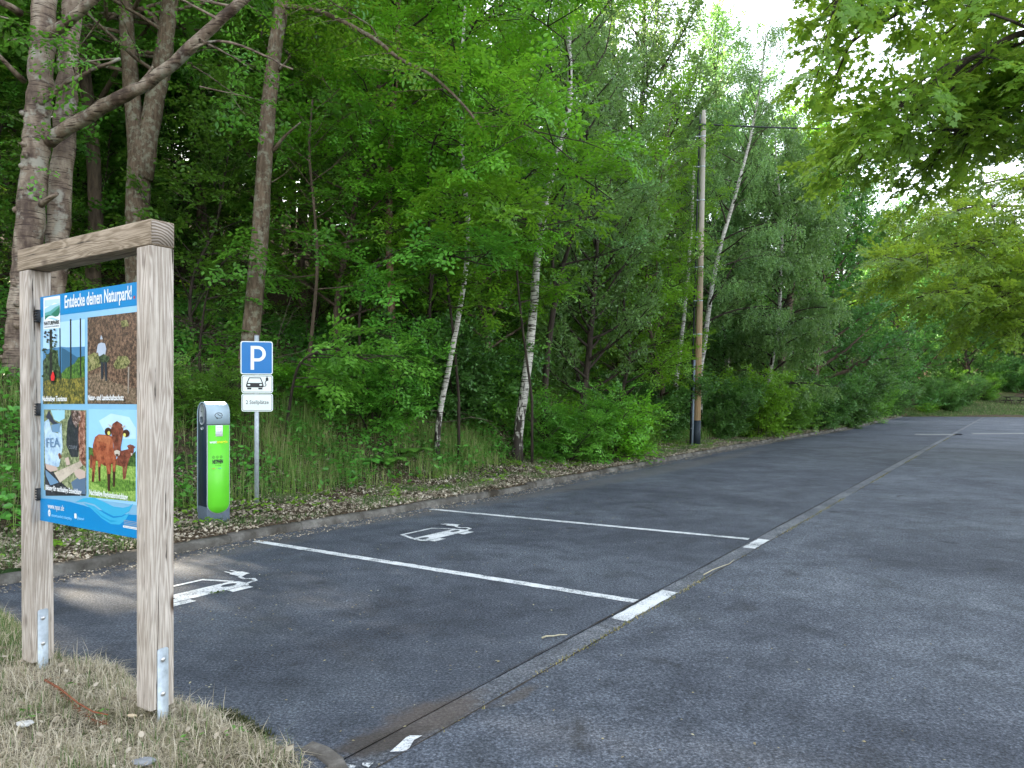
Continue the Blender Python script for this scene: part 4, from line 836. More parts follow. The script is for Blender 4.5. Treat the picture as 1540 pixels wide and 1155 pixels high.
for px, py, dy, dx_, dz_ in ((50, 190, -.3, -.6, .3), (40, 235, -.3, -1, .1), (58, 250, -.3, .7, -.3), (60, 215, -.35, .3, .3), (52, 262, -.3, .2, -.8), (36, 210, -.3, -.6, -.2)): pl.sp.append((np.array(gl(px, py, dy)), (dx_, -.4, dz_), .42))
for i_ in range(9):
    az = pl.rg.uniform(-2.8, .4); pl.limb(Pm[-1-i_ % 3] if i_ % 2 else Q2[-1-i_ % 3], (math.cos(az), math.sin(az)*.6, .45), 3.2, .05, up=.0)
for i_ in range(7): px = (300, 330, 366, 400, 430, 415, 350)[i_]; pl.limb(gl(px, 60-(px-300), -1.4), (pl.rg.normal(), pl.rg.normal()-.5, .3), 1.3, .02)
for px, py in ((8, 60), (20, 30), (120, 60), (150, 30), (178, 88), (110, 100), (290, 100), (300, 130)): pl.limb(gl(px, py, -.6), (pl.rg.normal(), pl.rg.normal()-.3, -.1), .7, .012)
# trunk foot goes down to the bank
foot = finish(pl, 'cherry_tree', bx, B_cherry, L_hazel, 'old twin-stemmed cherry tree with peeling striped bark at the left edge')

# ---- generic prototypes
def proto_tree(seed, H, r0, t0, nl, Lmax, bark_, leafm, name, shape='round', lean_=.25, **kw):
    pl = Plant(seed, **kw); rg = pl.rg; pts = [np.array([0, 0, 0.])]
    for i in range(6): pts.append(pts[-1]+np.array([rg.normal()*lean_, rg.normal()*lean_, H*.95/6]))
    P, rr = trunk(pl, pts, r0, r0*.22, 10)
    f = {'round': lambda k: Lmax*(.35+.65*math.sin(math.pi*min(1, .18+k*.8))), 'cone': lambda k: Lmax*(1.05-k*.85), 'wide': lambda k: Lmax*(1-.55*k*k)}[shape]
    crown(pl, P, rr, t0, nl, f, rfrac=.5); pl.limb(P[-1], (.1, .1, 1), 1.2, r0*.2); return pl
park = []
def mk(*a, **k):
    nm = a[8]; b_, l_ = a[6], a[7]; pl = proto_tree(*a, **k); lm = pl.leaves(nm+'_leaves'); wm = pl.wood.mesh(nm+'_wood', smooth=True); o = bpy.data.objects.new(nm, None); o.empty_display_size = .2
    w_ = bpy.data.objects.new('trunk', wm); w_.data.materials.append(b_); w_.data.materials.append(b_ if b_ is B_brown else B_dark); w_.parent = o; c_ = bpy.data.objects.new('crown', lm); c_.data.materials.append(l_); c_.parent = o
    park.extend([o, w_, c_]); return o
beech1 = mk(31, 10.5, .085, .12, 44, 2.7, B_brown, L_beech, 'beech_tree', kind='flat', leafkind='ovate', leaf=.19, n=8, slen=.5, sp=(.42, .19), upc=.02)
beech2 = mk(32, 9.0, .07, .10, 40, 2.4, B_dark, L_beech, 'beech_tree', kind='flat', leafkind='ovate', leaf=.19, n=8, slen=.5, sp=(.42, .2), upc=.0, shape='wide')
willow = mk(33, 11.5, .10, .08, 58, 2.8, B_dark, L_birch, 'willow_tree', kind='tuft', leafkind='kite', leaf=.21, n=18, slen=.44, sp=(.34, .15), upc=.14, ang=42)
birchp = mk(34, 13.5, .11, .10, 70, 2.5, B_birch, L_birch, 'birch_tree', kind='hang', leafkind='kite', leaf=.19, n=26, slen=.6, sp=(.40, .17), upc=.04, droop=.9, shape='round')
oak = mk(35, 15, .22, .12, 54, 4.6, B_brown, L_oak, 'oak_tree', kind='tuft', leafkind='lobed', leaf=.24, n=20, slen=.62, sp=(.5, .26), upc=.06, shape='wide')
oak2 = mk(36, 13, .18, .06, 54, 4.2, B_dark, L_oak, 'oak_tree', kind='tuft', leafkind='lobed', leaf=.26, n=19, slen=.62, sp=(.5, .28), upc=.04)
tall1 = mk(37, 18, .15, .25, 38, 3.4, B_brown, L_forest, 'forest_tree', kind='flat', leafkind='kite', leaf=.28, n=8, slen=.72, sp=(.55, .27), upc=.03, twigs=False)
tall2 = mk(38, 17, .13, .10, 40, 3.2, B_dark, L_forest, 'forest_tree', kind='flat', leafkind='kite', leaf=.28, n=8, slen=.72, sp=(.55, .27), upc=.05, twigs=False, shape='cone')
sapl = mk(39, 6.5, .045, .06, 32, 2.0, B_dark, L_forest, 'young_beech', kind='flat', leafkind='ovate', leaf=.22, n=7, slen=.5, sp=(.42, .22), upc=.0, shape='wide')
# shrubs
def mk_shrub(seed, name, nst, H, spread_, leafm, bark_, L=1.2, **k):
    pl = Plant(seed, **k); rg = pl.rg
    for i in range(nst):
        a = i*2.4+rg.normal()*.3; d = np.array([math.cos(a)*spread_, math.sin(a)*spread_, 1.]); d /= np.linalg.norm(d); hh = H*rg.uniform(.65, 1.05); p0 = np.array([math.cos(a), math.sin(a), 0])*.12
        P = [p0]; 
        for q in range(5): d = d+np.array([math.cos(a)*.07, math.sin(a)*.07, 0])+rg.normal(size=3)*.06; d /= np.linalg.norm(d); P.append(P[-1]+d*hh/5)
        P = resample(P, 9); rr = np.linspace(.022, .006, 9); pl.wood.tube(P, rr, 5); crown(pl, P, rr, .06, max(5, int(hh*7)), lambda k_: L*(1-.5*k_), elev=(-5, 30), rfrac=.6)
    lm = pl.leaves(name+'_leaves'); wm = pl.wood.mesh(name+'_wood', smooth=True); o = bpy.data.objects.new(name, None); w_ = bpy.data.objects.new('stem', wm); wm.materials.append(bark_); wm.materials.append(bark_); w_.parent = o
    c_ = bpy.data.objects.new('foliage', lm); lm.materials.append(leafm); c_.parent = o; park.extend([o, w_, c_]); return o
hazel = mk_shrub(41, 'hazel_bush', 7, 2.7, .55, L_hazel, B_dark, 1.0, kind='flat', leafkind='ovate', leaf=.22, n=7, slen=.42, sp=(.34, .17), upc=.0)
hazel2 = mk_shrub(42, 'hazel_bush', 6, 2.1, .7, L_beech, B_dark, .9, kind='flat', leafkind='ovate', leaf=.24, n=6, slen=.40, sp=(.34, .18), upc=.02)
dense = mk_shrub(43, 'hornbeam_bush', 9, 2.9, .6, L_oak, B_dark, 1.1, kind='tuft', leafkind='ovate', leaf=.24, n=18, slen=.42, sp=(.36, .2), upc=.02)
limeb = mk_shrub(44, 'field_maple_bush', 7, 2.7, .35, L_lime, B_dark, .8, kind='tuft', leafkind='lobed', leaf=.24, n=17, slen=.4, sp=(.34, .18), upc=.05)
def at_px(px, Y): return ((px-CX)/F*Y, Y)
def put(proto, px, Y, s, label, rz=None, cat=None, group=None):
    x, y = at_px(px, Y)
    if xy2sd(x, y)[1] < .7 and y < 67: print('IN LOT', px, Y, label)
    c = place(proto, x, y, rg0.uniform(0, 6.28) if rz is None else rz, s, label, group)
    c['category'] = cat or ('bush' if 'bush' in proto.name else 'tree'); return c

# ---- hero trunks traced where they stand
def hero(seed, name, pts, Y, r0, r1, bark_, leafm, label, t0, nl, Lf, dY=0., ext=None, elev=(5, 40), sides=12, flare=1.3, extra=None, **kw):
    b0, P_ = path(pts, Y, dY); pl = Plant(seed, **kw)
    g_ = float(hgt(b0[0], b0[1])); nb = np.array([b0[0], b0[1], g_-.1]); P_ = P_+(b0-nb)
    if b0[2] > g_: P_ = np.concatenate([[[0, 0, 0]], P_])
    b0 = nb; P, rr = trunk(pl, P_, r0, r1, sides, flare)
    if nl: crown(pl, P, rr, t0, nl, Lf, elev)
    if extra: extra(pl, P, rr, b0)
    return finish(pl, name, b0, bark_, leafm, label)
def larch_extra(pl, P, rr, b0):
    r_ = lambda px, py, dy=0: wp(px, py, 12.6+dy)-b0
    for l, q in (([(410, 228), (428, 205), (452, 184)], .035), ([(408, 275), (428, 262), (440, 250)], .012), ([(420, 105), (432, 92), (436, 84)], .03), ([(425, 10), (470, 12), (520, 34), (570, 62), (600, 90), (650, 112), (700, 160), (730, 200)], .045), ([(570, 62), (560, 40), (530, 22), (500, 5), (480, -20)], .02), ([(438, 0), (450, -20), (500, -60)], .04)):
        G = resample([r_(a, c, -i_*.18) for i_, (a, c) in enumerate(l)], max(4, len(l)*4)); pl.wood.tube(G, np.linspace(q, q*.35, len(G)), 8, lump=.05, rng=pl.rg)
        if len(l) > 4:
            for i_ in range(4, len(G)-1, 2): pl.limb(G[i_], (pl.rg.normal(), pl.rg.normal(), -.15), .8, .008, order=1)
hero(51, 'larch_tree', [(362, 640), (372, 540), (385, 430), (392, 330), (398, 250), (404, 160), (412, 80), (424, 0), (440, -120), (450, -260)], 12.6, .165, .09, B_lichen, L_beech, 'stout leaning scaly-barked trunk rising straight behind the blue parking sign', .78, 14, lambda k: 2.4, sp=(.45, .2), leaf=.17, n=7, extra=larch_extra)
def oakx(pl, P, rr, b0):
    r_ = lambda px, py, dy=0: wp(px, py, 14.0+dy)-b0
    for l, q in (([(208, 250), (203, 180), (194, 100), (188, 0), (180, -120)], .17), ([(214, 270), (222, 205), (238, 130), (250, 60), (258, -20), (266, -140)], .20), ([(250, 60), (230, 20), (200, 10), (160, 30)], .05)):
        G = resample([r_(a, c) for a, c in l], 14); pl.wood.tube(G, np.linspace(q, q*.6, len(G)), 10, lump=.05, rng=pl.rg)
        for i_ in range(5, 14, 1): az = pl.rg.uniform(0, 6.28); pl.limb(G[i_], (math.cos(az), math.sin(az), .2), 2.4, .04)
hero(52, 'oak_tree', [(208, 600), (210, 480), (207, 360), (206, 280), (214, 200)], 14.0, .20, .21, B_lichen, L_hazel, 'thick oak with flaking lichen-grey bark forking above the timber frame', 0, 0, None, sp=(.45, .22), leaf=.17, n=7, extra=oakx)
hero(53, 'young_beech', [(592, 545), (588, 440), (584, 350), (586, 250), (592, 160), (598, 60), (600, -80), (604, -220)], 16.0, .085, .05, B_red, L_beech, 'straight slim reddish-brown trunk standing on the bank left of the leaning birch', .30, 26, lambda k: 2.6-.8*k, elev=(-5, 25), sp=(.42, .19), leaf=.20, n=8)
hero(54, 'birch_tree', [(657, 640), (668, 585), (682, 520), (694, 450), (704, 390), (706, 340), (698, 270), (692, 190), (694, 100), (700, 0), (704, -100)], 14.6, .062, .022, B_birch, L_beech, 'slim leaning birch with clean white lower stem, left of the thicker birch', .42, 28, lambda k: 2.2, elev=(-5, 25), sp=(.40, .18), leaf=.19, n=8, flare=1.15)
hero(55, 'birch_tree', [(778, 650), (790, 580), (799, 500), (805, 420), (812, 350), (826, 270), (846, 215), (858, 160), (856, 60), (850, -60), (850, -150)], 16.2, .110, .034, birch_bark('dark_footed_birch_bark', 1.5), L_birch, 'thicker birch whose foot is black and furrowed, beside the leaning birch', .36, 30, lambda k: 2.3, sp=(.40, .18), kind='tuft', leafkind='kite', leaf=.16, n=18, slen=.45)
def twin(pl, P, rr, b0):
    r_ = lambda px, py, dy=0: wp(px, py, 17.6+dy)-b0
    for l, q in (([(846, 400), (866, 340), (882, 305), (888, 290), (880, 240), (878, 200)], .05), ([(882, 305), (910, 270), (930, 235), (940, 200)], .035), ([(866, 350), (900, 305), (930, 285)], .03), ([(840, 400), (880, 390), (920, 380), (945, 368)], .03), ([(836, 440), (828, 380), (842, 330), (858, 250)], .045)):
        G = resample([r_(a, c, -.1*i_) for i_, (a, c) in enumerate(l)], 12); pl.wood.tube(G, np.linspace(q, q*.4, 12), 7)
        for i_ in range(5, 12, 2): pl.limb(G[i_], pl.rg.normal(size=3)*[1, 1, .2]+[0, 0, .4], 1.2, .012)
hero(56, 'willow_tree', [(818, 600), (824, 520), (834, 450), (848, 395)], 17.6, .085, .06, B_dark, L_birch, 'dark crooked willow with spreading bare lower limbs right of the thicker birch', 0, 0, None, kind='tuft', leafkind='kite', leaf=.16, n=18, slen=.42, sp=(.4, .2), extra=twin)
hero(57, 'birch_tree', [(1052, 560), (1062, 500), (1070, 430), (1082, 375), (1098, 320), (1112, 270), (1126, 220), (1138, 160), (1146, 110), (1152, 50)], 27.0, .115, .025, B_birch, L_birch, 'tall leaning birch with a bare wispy top just right of the utility pole', .28, 46, lambda k: 2.8*(1-k*.62), elev=(0, 45), kind='hang', leafkind='kite', leaf=.13, n=24, slen=.65, sp=(.5, .26), droop=.6)
hero(58, 'birch_tree', [(1016, 575), (1024, 520), (1030, 460), (1036, 400), (1040, 330), (1044, 250)], 26.0, .085, .05, B_birch, L_birch, 'thin white birch stem seen close left of the utility pole', .5, 10, lambda k: 1.8, kind='tuft', leafkind='kite', leaf=.16, n=18, slen=.5, sp=(.5, .25))
hero(59, 'oak_tree', [(1174, 560), (1180, 500), (1190, 440), (1192, 380), (1196, 300)], 36.0, .22, .14, B_brown, L_oak, 'brown oak trunk with a broken stub standing behind the bright lime-green bush', .5, 12, lambda k: 4.0, kind='tuft', leafkind='lobed', leaf=.30, n=17, slen=.7, sp=(.6, .32))
hero(60, 'hazel_sapling', [(462, 600), (466, 520), (476, 440), (478, 380), (472, 300), (462, 230), (470, 150)], 14.4, .04, .02, B_brown, L_hazel, 'thin crooked hazel stem right of the parking sign', .35, 14, lambda k: 1.6, elev=(-5, 20), sp=(.36, .18), leaf=.2, n=7)
# low leafy boughs that reach out over the bank
def bough(seed, pts, Y0, Y1, L, n, leafm, label, name='beech_sapling', leaf=.2):
    b0 = wp(pts[0][0], pts[0][1], Y0); pl = Plant(seed, leaf=leaf, n=8, sp=(.34, .17), upc=0.); m_ = len(pts); g_ = float(hgt(b0[0], b0[1]))
    P = resample([wp(px, py, Y0+(Y1-Y0)*i/(m_-1))-b0 for i, (px, py) in enumerate(pts)], 18); pl.wood.tube(np.concatenate([[[0, 0, g_-b0[2]-.2]], P]) if b0[2] > g_ else P, np.concatenate([[.035], np.linspace(.03, .01, 18)]) if b0[2] > g_ else np.linspace(.03, .01, 18), 7)
    d_all = P[-1]-P[0]
    for i in range(n):
        k = .3+.7*(i+.5)/n; q = P[int(k*17)]; a = math.atan2(d_all[1], d_all[0])+pl.rg.normal()*1.0; pl.limb(q, (math.cos(a), math.sin(a), pl.rg.normal()*.12), L*pl.rg.uniform(.6, 1.1), .012, up=-.02)
    finish(pl, name, b0, B_dark, leafm, label, 'sapling', parts=('stem', 'foliage'))
bough(71, [(690, 600), (680, 480), (665, 380), (670, 320), (720, 300), (790, 330), (840, 350)], 15, 12.0, 1.5, 15, L_beech, 'sapling holding bright layered leaves in front of the leaning birch stem')
bough(72, [(560, 620), (540, 540), (540, 440), (580, 380), (640, 360), (700, 395), (740, 400)], 14.2, 12.4, 1.2, 11, L_hazel, 'low sapling with a flat fan of leaves reaching towards the leaning birch')
bough(73, [(430, 650), (440, 580), (450, 540), (500, 520), (560, 545)], 12.6, 11.6, .8, 10, L_hazel, 'small sapling with a low leafy arch right beside the parking sign')
bough(74, [(640, 560), (650, 420), (640, 250), (660, 170), (730, 150), (800, 190), (860, 240)], 16, 11.8, 1.8, 16, L_beech, 'tall sapling with large sunlit leaves hanging in the middle of the picture')
bough(76, [(640, 520), (660, 330), (680, 180), (690, 60), (740, -10), (800, 20), (850, 60)], 16, 12.6, 1.9, 18, L_beech, 'tall sapling whose top boughs cross in front of both white birch stems')
bough(77, [(800, 600), (780, 450), (770, 300), (800, 240), (870, 260), (920, 300)], 16, 13.5, 1.4, 14, L_beech, 'sapling spreading leaves across the upper stem of the black-footed birch')
bough(75, [(300, 640), (300, 520), (310, 440), (330, 400), (350, 380)], 13.5, 12, .8, 8, L_hazel, 'sapling with thin leafy twigs between the timber frame and the scaly trunk')
# a few prototypes stand at named spots of their own
put(beech1, 505, 16.8, 1.0, 'beech with fresh layered leaves between the parking sign and the slim red-brown trunk', 1.)
put(beech2, 640, 18.5, 1.05, 'beech crown filling the gap behind the slim red-brown trunk', 2.)
put(beech1, 735, 18.8, 1.05, 'beech standing between the leaning birch and the thicker birch', 4.)
put(willow, 872, 20.5, 1.0, 'fine-leaved willow crowding the slope left of the utility pole', 1.)
put(willow, 985, 29.5, 1.62, 'grey-green willow rising directly behind the utility pole', 3.)
put(beech1, 990, 25.5, 1.02, 'bright green beech leaning its leaves against the left of the utility pole', 5.)
put(willow, 1085, 40, 1.8, 'tall fine-leaved willow rising behind the leaning birch by the pole', 2.)
put(beech1, 1150, 42, 1.75, 'beech filling the skyline between the leaning birch and the maple boughs', 1.)
put(beech2, 930, 22.5, .95, 'low-branched beech in front of the fine-leaved willow', 3.3)
put(birchp, 1160, 31.5, 1.05, 'birch with hanging grey-green curtains of leaves right of the utility pole', 2.)
put(birchp, 1090, 33.5, 1.1, 'birch whose drooping crown shows above the cable behind the pole top', 4.)
put(oak, 1230, 42, 1.1, 'broad dark oak leaning out over the kerb beyond the lime-green bush', .5)
put(oak2, 1278, 50, 1.25, 'dense oak filling the edge of the wood left of the far corner', 1.5)
put(oak, 1375, 75, 1.3, 'large oak closing the far corner of the car park', 3.)
put(oak2, 1455, 80, 1.25, 'oak on the far bank right of the corner', 2.)
put(oak, 1530, 88, 1.2, 'oak standing behind the picnic table', 5.)
put(oak2, 1610, 84, 1.2, 'oak partly cut off by the right edge beyond the picnic table', 5.)
for px, Y, s, pr, lb in ((1415, 92, 1.3, oak, 'oak rising behind the lone dark bush on the far bank'), (1500, 100, 1.35, oak2, 'oak behind the picnic table, set furthest back'), (1575, 112, 1.5, oak, 'tall oak cut by the right edge at the very back'), (1350, 78, 1.2, oak2, 'oak crown seen just over the far corner of the kerb'), (1450, 118, 1.6, oak2, 'distant oak whose crown fills the gap left of the picnic table')): put(pr, px, Y, s, lb)
for px, Y, s, pr, lb in ((1500, 84, 1.6, dense, 'wide bush directly behind the picnic table'), (1560, 84, 1.6, dense, 'wide bush cut by the right edge behind the picnic table'), (1440, 82, 1.5, dense, 'wide bush behind the pale bush on the far bank'), (905, 18.4, .95, hazel2, 'leafy hazel bush spilling down the bank left of the pole with lighter maple-like leaves'), (850, 17.2, .75, hazel, 'hazel bush beside the black-footed birch'), (955, 20.8, .55, hazel, 'low hazel bush between the spilling bush and the pole'),
        (1140, 28.8, 1.0, limeb, 'bright lime-green bush standing at the kerb right of the pole'), (1090, 28.8, .85, dense, 'dark dense bush between the pole and the lime-green bush'), (1190, 32.5, 1.0, hazel, 'round grey-green bush just beyond the lime-green bush'), (1228, 36.0, 1.05, dense, 'bushy hornbeam at the kerb, second beyond the lime-green bush'),
        (1265, 41, 1.2, dense, 'hornbeam bush in the middle of the row along the far kerb'), (1290, 48.5, 1.3, hazel, 'rounded pale bush in the row near the far corner'), (1326, 59, 1.3, dense, 'bush at the end of the kerb near the far corner'), (1420, 70.5, 1.3, dense, 'dark low bush standing alone on the far bank edge'),
        (1385, 76, 1.2, dense, 'shadowy bush behind the far corner'), (1470, 78, 1.3, hazel, 'bush on the far bank left of the picnic table'), (1395, 68.8, .7, hazel2, 'small bush touching the asphalt at the far corner'), (430, 13.6, .62, hazel2, 'low bush with broad leaves behind the parking sign'), (560, 14.3, .8, hazel, 'bush below the slim red-brown trunk'), (735, 17.6, .9, hazel, 'bush filling the slope between the two white birches'),
        (690, 16.8, .9, dense, 'dark bush behind the foot of the leaning birch'), (295, 11.6, .5, hazel, 'small leafy bush behind the charging station'), (1075, 27.5, .7, dense, 'dark bush standing behind the foot of the pole'), (985, 24.5, .8, dense, 'dark bush on the bank left of the thin white birch stem')):
    put(pr, px, Y, s, lb)
# the wood up the hill: trees that the photo does not let one tell apart
n_ = 0
for i in range(6000):
    s_ = rg0.uniform(-32, 95); d_ = 7.5+abs(rg0.normal())*20; x, y = sd2xy(s_, d_); x, y = float(x), float(y)
    if y < -2 or d_ > 62 or (y < 10 and d_ < 9): continue
    px = CX+x/max(y, .1)*F
    if y < 40 and x < 0 and n_ % 4 == 0 and abs(math.degrees(math.atan2(x+1, y-5))+52) < 24: px = 0  # lets in unseen trees on the sun side, added to block sun from the lot
    if not -220 < px < 1620: continue
    if any((x-q[0])**2+(y-q[1])**2 < (2.6+.02*y)**2 for q in globals().setdefault("PP", [])): continue
    PP.append((x, y)); pr = (tall1, tall2, tall1, tall2, tall1)[n_ % 5]; sc_ = rg0.uniform(.8, 1.12)*(1. if y < 45 else .9)*(.8 if 1010 < px < 1460 else 1)
    c = place(pr, x, y, rg0.uniform(0, 6.28), sc_, 'tall slim-trunked tree standing deep in the shaded wood on the hillside', 'forest trees up the hillside', -.3); c['category'] = 'tree'; n_ += 1
    if n_ >= 285: break
print('forest', n_)
k_ = 0
for i in range(1500):
    s_ = rg0.uniform(-8, 95); d_ = rg0.uniform(5, 26); x, y = sd2xy(s_, d_); x, y = float(x), float(y); px = CX+x/y*F
    if y < 12 or not -100 < px < 1420: continue
    if any((x-q[0])**2+(y-q[1])**2 < 3.6 for q in globals().setdefault('P2P', [])): continue
    P2P.append((x, y)); c = place(sapl, x, y, rg0.uniform(0, 6.28), rg0.uniform(.5, 1.1), 'spindly young beech growing in the shade between the forest trunks', 'young beeches under the forest trees', -.1); c['category'] = 'sapling'; k_ += 1
    if k_ >= 170: break

# ferns, bare brush and small finds
def fern(px, Y, s_, label, seed):
    r_ = np.random.default_rng(seed); x, y = at_px(px, Y); o = empty('fern', (x, y, float(hgt(x, y))-.02), 0, label, 'fern', 'ferns on the bank'); b = MB(); wd = MB()
    for k in range(11):
        a = k*2.4+r_.normal()*.2; L = s_*r_.uniform(.7, 1.1); P = [np.array([math.cos(a)*L*.75*q, math.sin(a)*L*.75*q, L*(.95*q-.75*q*q)]) for q in np.linspace(0, 1, 12)]; wd.tube(P, np.linspace(.004, .001, 12), 3, cap=False)
        for i in range(1, 12):
            t_ = P[i]-P[i-1]; t_ /= np.linalg.norm(t_); sd_ = np.cross([0, 0, 1.], t_); sd_ /= np.linalg.norm(sd_); ln = L*.24*math.sin(math.pi*(.12+.86*i/12))
            for h_ in (0, .5):
                c_ = P[i-1]+(P[i]-P[i-1])*h_
                for g_ in (-1, 1):
                    e_ = c_+sd_*g_*ln+t_*ln*.35-np.array([0, 0, ln*.15]); b.add([c_-t_*.009, c_+t_*.012, e_, c_+sd_*g_*ln*.5-t_*.004], [(0, 1, 2), (0, 2, 3)], 0, [r_.random()]*2)
    b.obj('fronds', L_litterplant, o); wd.obj('stem', B_dark, o)
for q in ((585, 13.3, .75, 'fern on the bank below the slim red-brown trunk', 1), (548, 12.9, .6, 'smaller fern nearest the kerb between the parking sign and the leaning birch', 2), (618, 14.0, .65, 'fern just left of the foot of the leaning birch', 3), (845, 17.0, .7, 'fern at the right of the black-footed birch', 4)): fern(*q)
b = MB(); r_ = np.random.default_rng(9)
for i_ in range(170):
    px = r_.uniform(280, 960); Y = (12.3+(px-280)*.009)+abs(r_.normal())*2.6; x, y = at_px(px, Y); z_ = float(hgt(x, y)); a = r_.uniform(0, 6.28); el = abs(r_.normal())*.5; d = np.array([math.cos(a)*math.cos(el), math.sin(a)*math.cos(el), math.sin(el)]); L = r_.uniform(.6, 2.2); P = [np.array([x, y, z_+r_.uniform(0, .25)])]
    for q in range(7): d = d+r_.normal(size=3)*.16-np.array([0, 0, .05]); d /= np.linalg.norm(d); P.append(P[-1]+d*L/7)
    b.tube(P, np.linspace(r_.uniform(.004, .012), .002, 8), 4, cap=False)
tag(b.obj('dead_brush', bark('dead_twig_bark', (.10, .075, .055), (.28, .23, .18), 8, 2)), kind='stuff')
for px, Y, s, lb in ((20, 15, .9, 'young beech at the left edge behind the cherry'), (-40, 14, .8, 'young beech cut off by the left edge'), (110, 16.5, .85, 'young beech seen between the cherry stems and the oak'), (60, 19, 1.1, 'taller young beech behind the cherry stems'), (150, 19.5, 1., 'young beech in the shade left of the forked oak')): put(sapl, px, Y, s, lb, cat='sapling')
def little(name, pts, z, r, m_, label, cat):
    b = MB(); P = [(*gp(px, py), z+.004*(i % 2)) for i, (px, py) in enumerate(pts)]; b.tube(P, np.linspace(r, r*.5, len(P)), 5); return tag(b.obj(name, m_), label, cat)
M_ptw = plain('pale_twig', (.42, .38, .26), .8, .2, .25, 60)
little('twig', [(815, 962), (822, 960), (832, 959), (842, 958), (853, 957)], .012, .007, M_ptw, 'pale catkin-like twig lying across the near end of the gutter strip', 'twig')
little('twig', [(1058, 866), (1072, 859), (1086, 853), (1097, 850), (1104, 843)], .010, .005, M_ptw, 'thin dry stalk lying along the gutter between the two bay end marks', 'twig')
x_, y_ = gp(328, 893); b = MB(); lv, lf = leaf_shape('kite')
for i_ in range(16):
    a = r_.uniform(0, 6.28); M_ = rotm(np.array([math.cos(a), math.sin(a), r_.uniform(.1, .9)]), r_.normal(size=3)*.3+[0, 0, 1]); b.add((lv*r_.uniform(.02, .035))@M_.T+[x_+r_.normal()*.03, y_+r_.normal()*.02, .01], lf, 0, [r_.random()]*2)
tag(b.obj('weed', leaf_mat('weed_leaf', (.04, .07, .02), (.10, .15, .04), (.1, .2, .04), .2)), 'small green weed growing through the painted car symbol nearest the board', 'weed')

for i_ in range(34):
    px = rg0.uniform(1290, 1640); Y = rg0.uniform(84, 125); x, y = at_px(px, Y); c = place((tall2, tall1)[i_ % 2], x, y, rg0.uniform(0, 6.28), rg0.uniform(.8, 1.05), 'tree in the dark belt of wood that closes the view beyond the far bank', 'trees of the wood beyond the far bank', -.3); c['category'] = 'tree'
for px, Y, s, pr, lb in ((1400, 84, 1.0, oak2, 'low-crowned oak directly behind the lone dark bush'), (1480, 90, 1.0, oak2, 'low-crowned oak behind the left end of the picnic table'), (1440, 74.5, 1.1, dense, 'dark bush on the slope just right of the lone dark bush'), (1345, 66, 1.1, oak2, 'low oak hanging over the very last kerb stones')): put(pr, px, Y, s, lb)
# ---- maples off the right edge whose boughs hang into the picture
def maple(seed, base, limbs_, label, leaf, n, slen, sp, r0, leafm=L_maple, subL=1.5, nsub=9):
    pl = Plant(seed, 'flat', 'maple', leaf, n, slen, .25, sp=sp, upc=-.03, ang=50); base = np.array(base, float)
    top = np.array([0, 0, 7.5]); P, rr = trunk(pl, [(0, 0, -.3), (0, .1, 3), (.1, 0, 7.5), (0, 0, 10)], r0, r0*.4, 16)
    for (z0, pts, r_) in limbs_:
        g_ = np.array([[0, 0, z0]]+[list(wp(px, py, Y)-base) for px, py, Y in pts]); G = resample(g_, 30); pl.wood.tube(G, np.linspace(r_, .012, 30), 8, lump=.04, rng=pl.rg)
        for i in range(nsub):
            k = .30+.70*(i+.5)/nsub; q = G[int(k*29)]; dd = G[min(29, int(k*29)+1)]-G[int(k*29)-1]; dd /= np.linalg.norm(dd); a = R(pl.rg.uniform(30, 70))*(1 if i % 2 else -1); ca, sa = math.cos(a), math.sin(a)
            pl.limb(q, (dd[0]*ca-dd[1]*sa, dd[0]*sa+dd[1]*ca, dd[2]*.4-.25+pl.rg.normal()*.2), subL*pl.rg.uniform(.6, 1.15), .02)
    finish(pl, 'maple_tree', base, B_dark, leafm, label)
maple(81, (9.0, 8.2, 0), [(4.6, [(1700, 60, 8.0), (1540, 42, 7.8), (1440, 100, 7.9), (1370, 148, 8.1), (1330, 165, 8.3)], .09), (5.2, [(1750, -60, 9.5), (1540, -50, 9.0), (1400, 0, 8.8), (1310, 35, 8.8), (1265, 50, 9)], .08), (4.2, [(1720, 110, 9.2), (1600, 130, 9.0), (1500, 170, 8.8), (1440, 200, 8.8), (1400, 215, 8.9)], .05),
    (5.6, [(1700, -160, 8.2), (1500, -160, 7.6), (1350, -90, 7.4), (1290, -50, 7.4), (1250, -30, 7.5)], .07), (4.8, [(1700, 80, 9.6), (1560, 100, 9.8), (1420, 130, 10.2), (1340, 175, 10.8), (1300, 195, 11.2)], .06), (5.2, [(1720, 40, 9), (1600, 60, 9), (1520, 110, 9.2), (1480, 170, 9.4)], .05)],
    'near maple whose dark bough and large leaves hang in from the upper right', .20, 8, .42, (.34, .16), .24, subL=1.25, nsub=19)
maple(82, (19.5, 21, 0), [(3.0, [(1700, 420, 20.5), (1560, 380, 20), (1460, 360, 19.8), (1380, 380, 19.6), (1340, 400, 19.6)], .09), (4.0, [(1700, 340, 20.5), (1560, 310, 20.5), (1460, 310, 20.5), (1390, 330, 20.5)], .08), (2.6, [(1700, 460, 19.5), (1580, 430, 19), (1480, 430, 19), (1410, 440, 19)], .06),
    (5.0, [(1720, 280, 21.5), (1600, 260, 22), (1500, 270, 22), (1430, 290, 22)], .07), (3.4, [(1700, 380, 22), (1560, 350, 23), (1440, 350, 23.5), (1370, 380, 24)], .07), (3.0, [(1720, 480, 21), (1620, 440, 21), (1520, 400, 21), (1480, 440, 21)], .05)],
    'second maple further back with yellow-green leaves drooping over the road on the right', .17, 8, .5, (.34, .16), .3, subL=2.2, nsub=18)

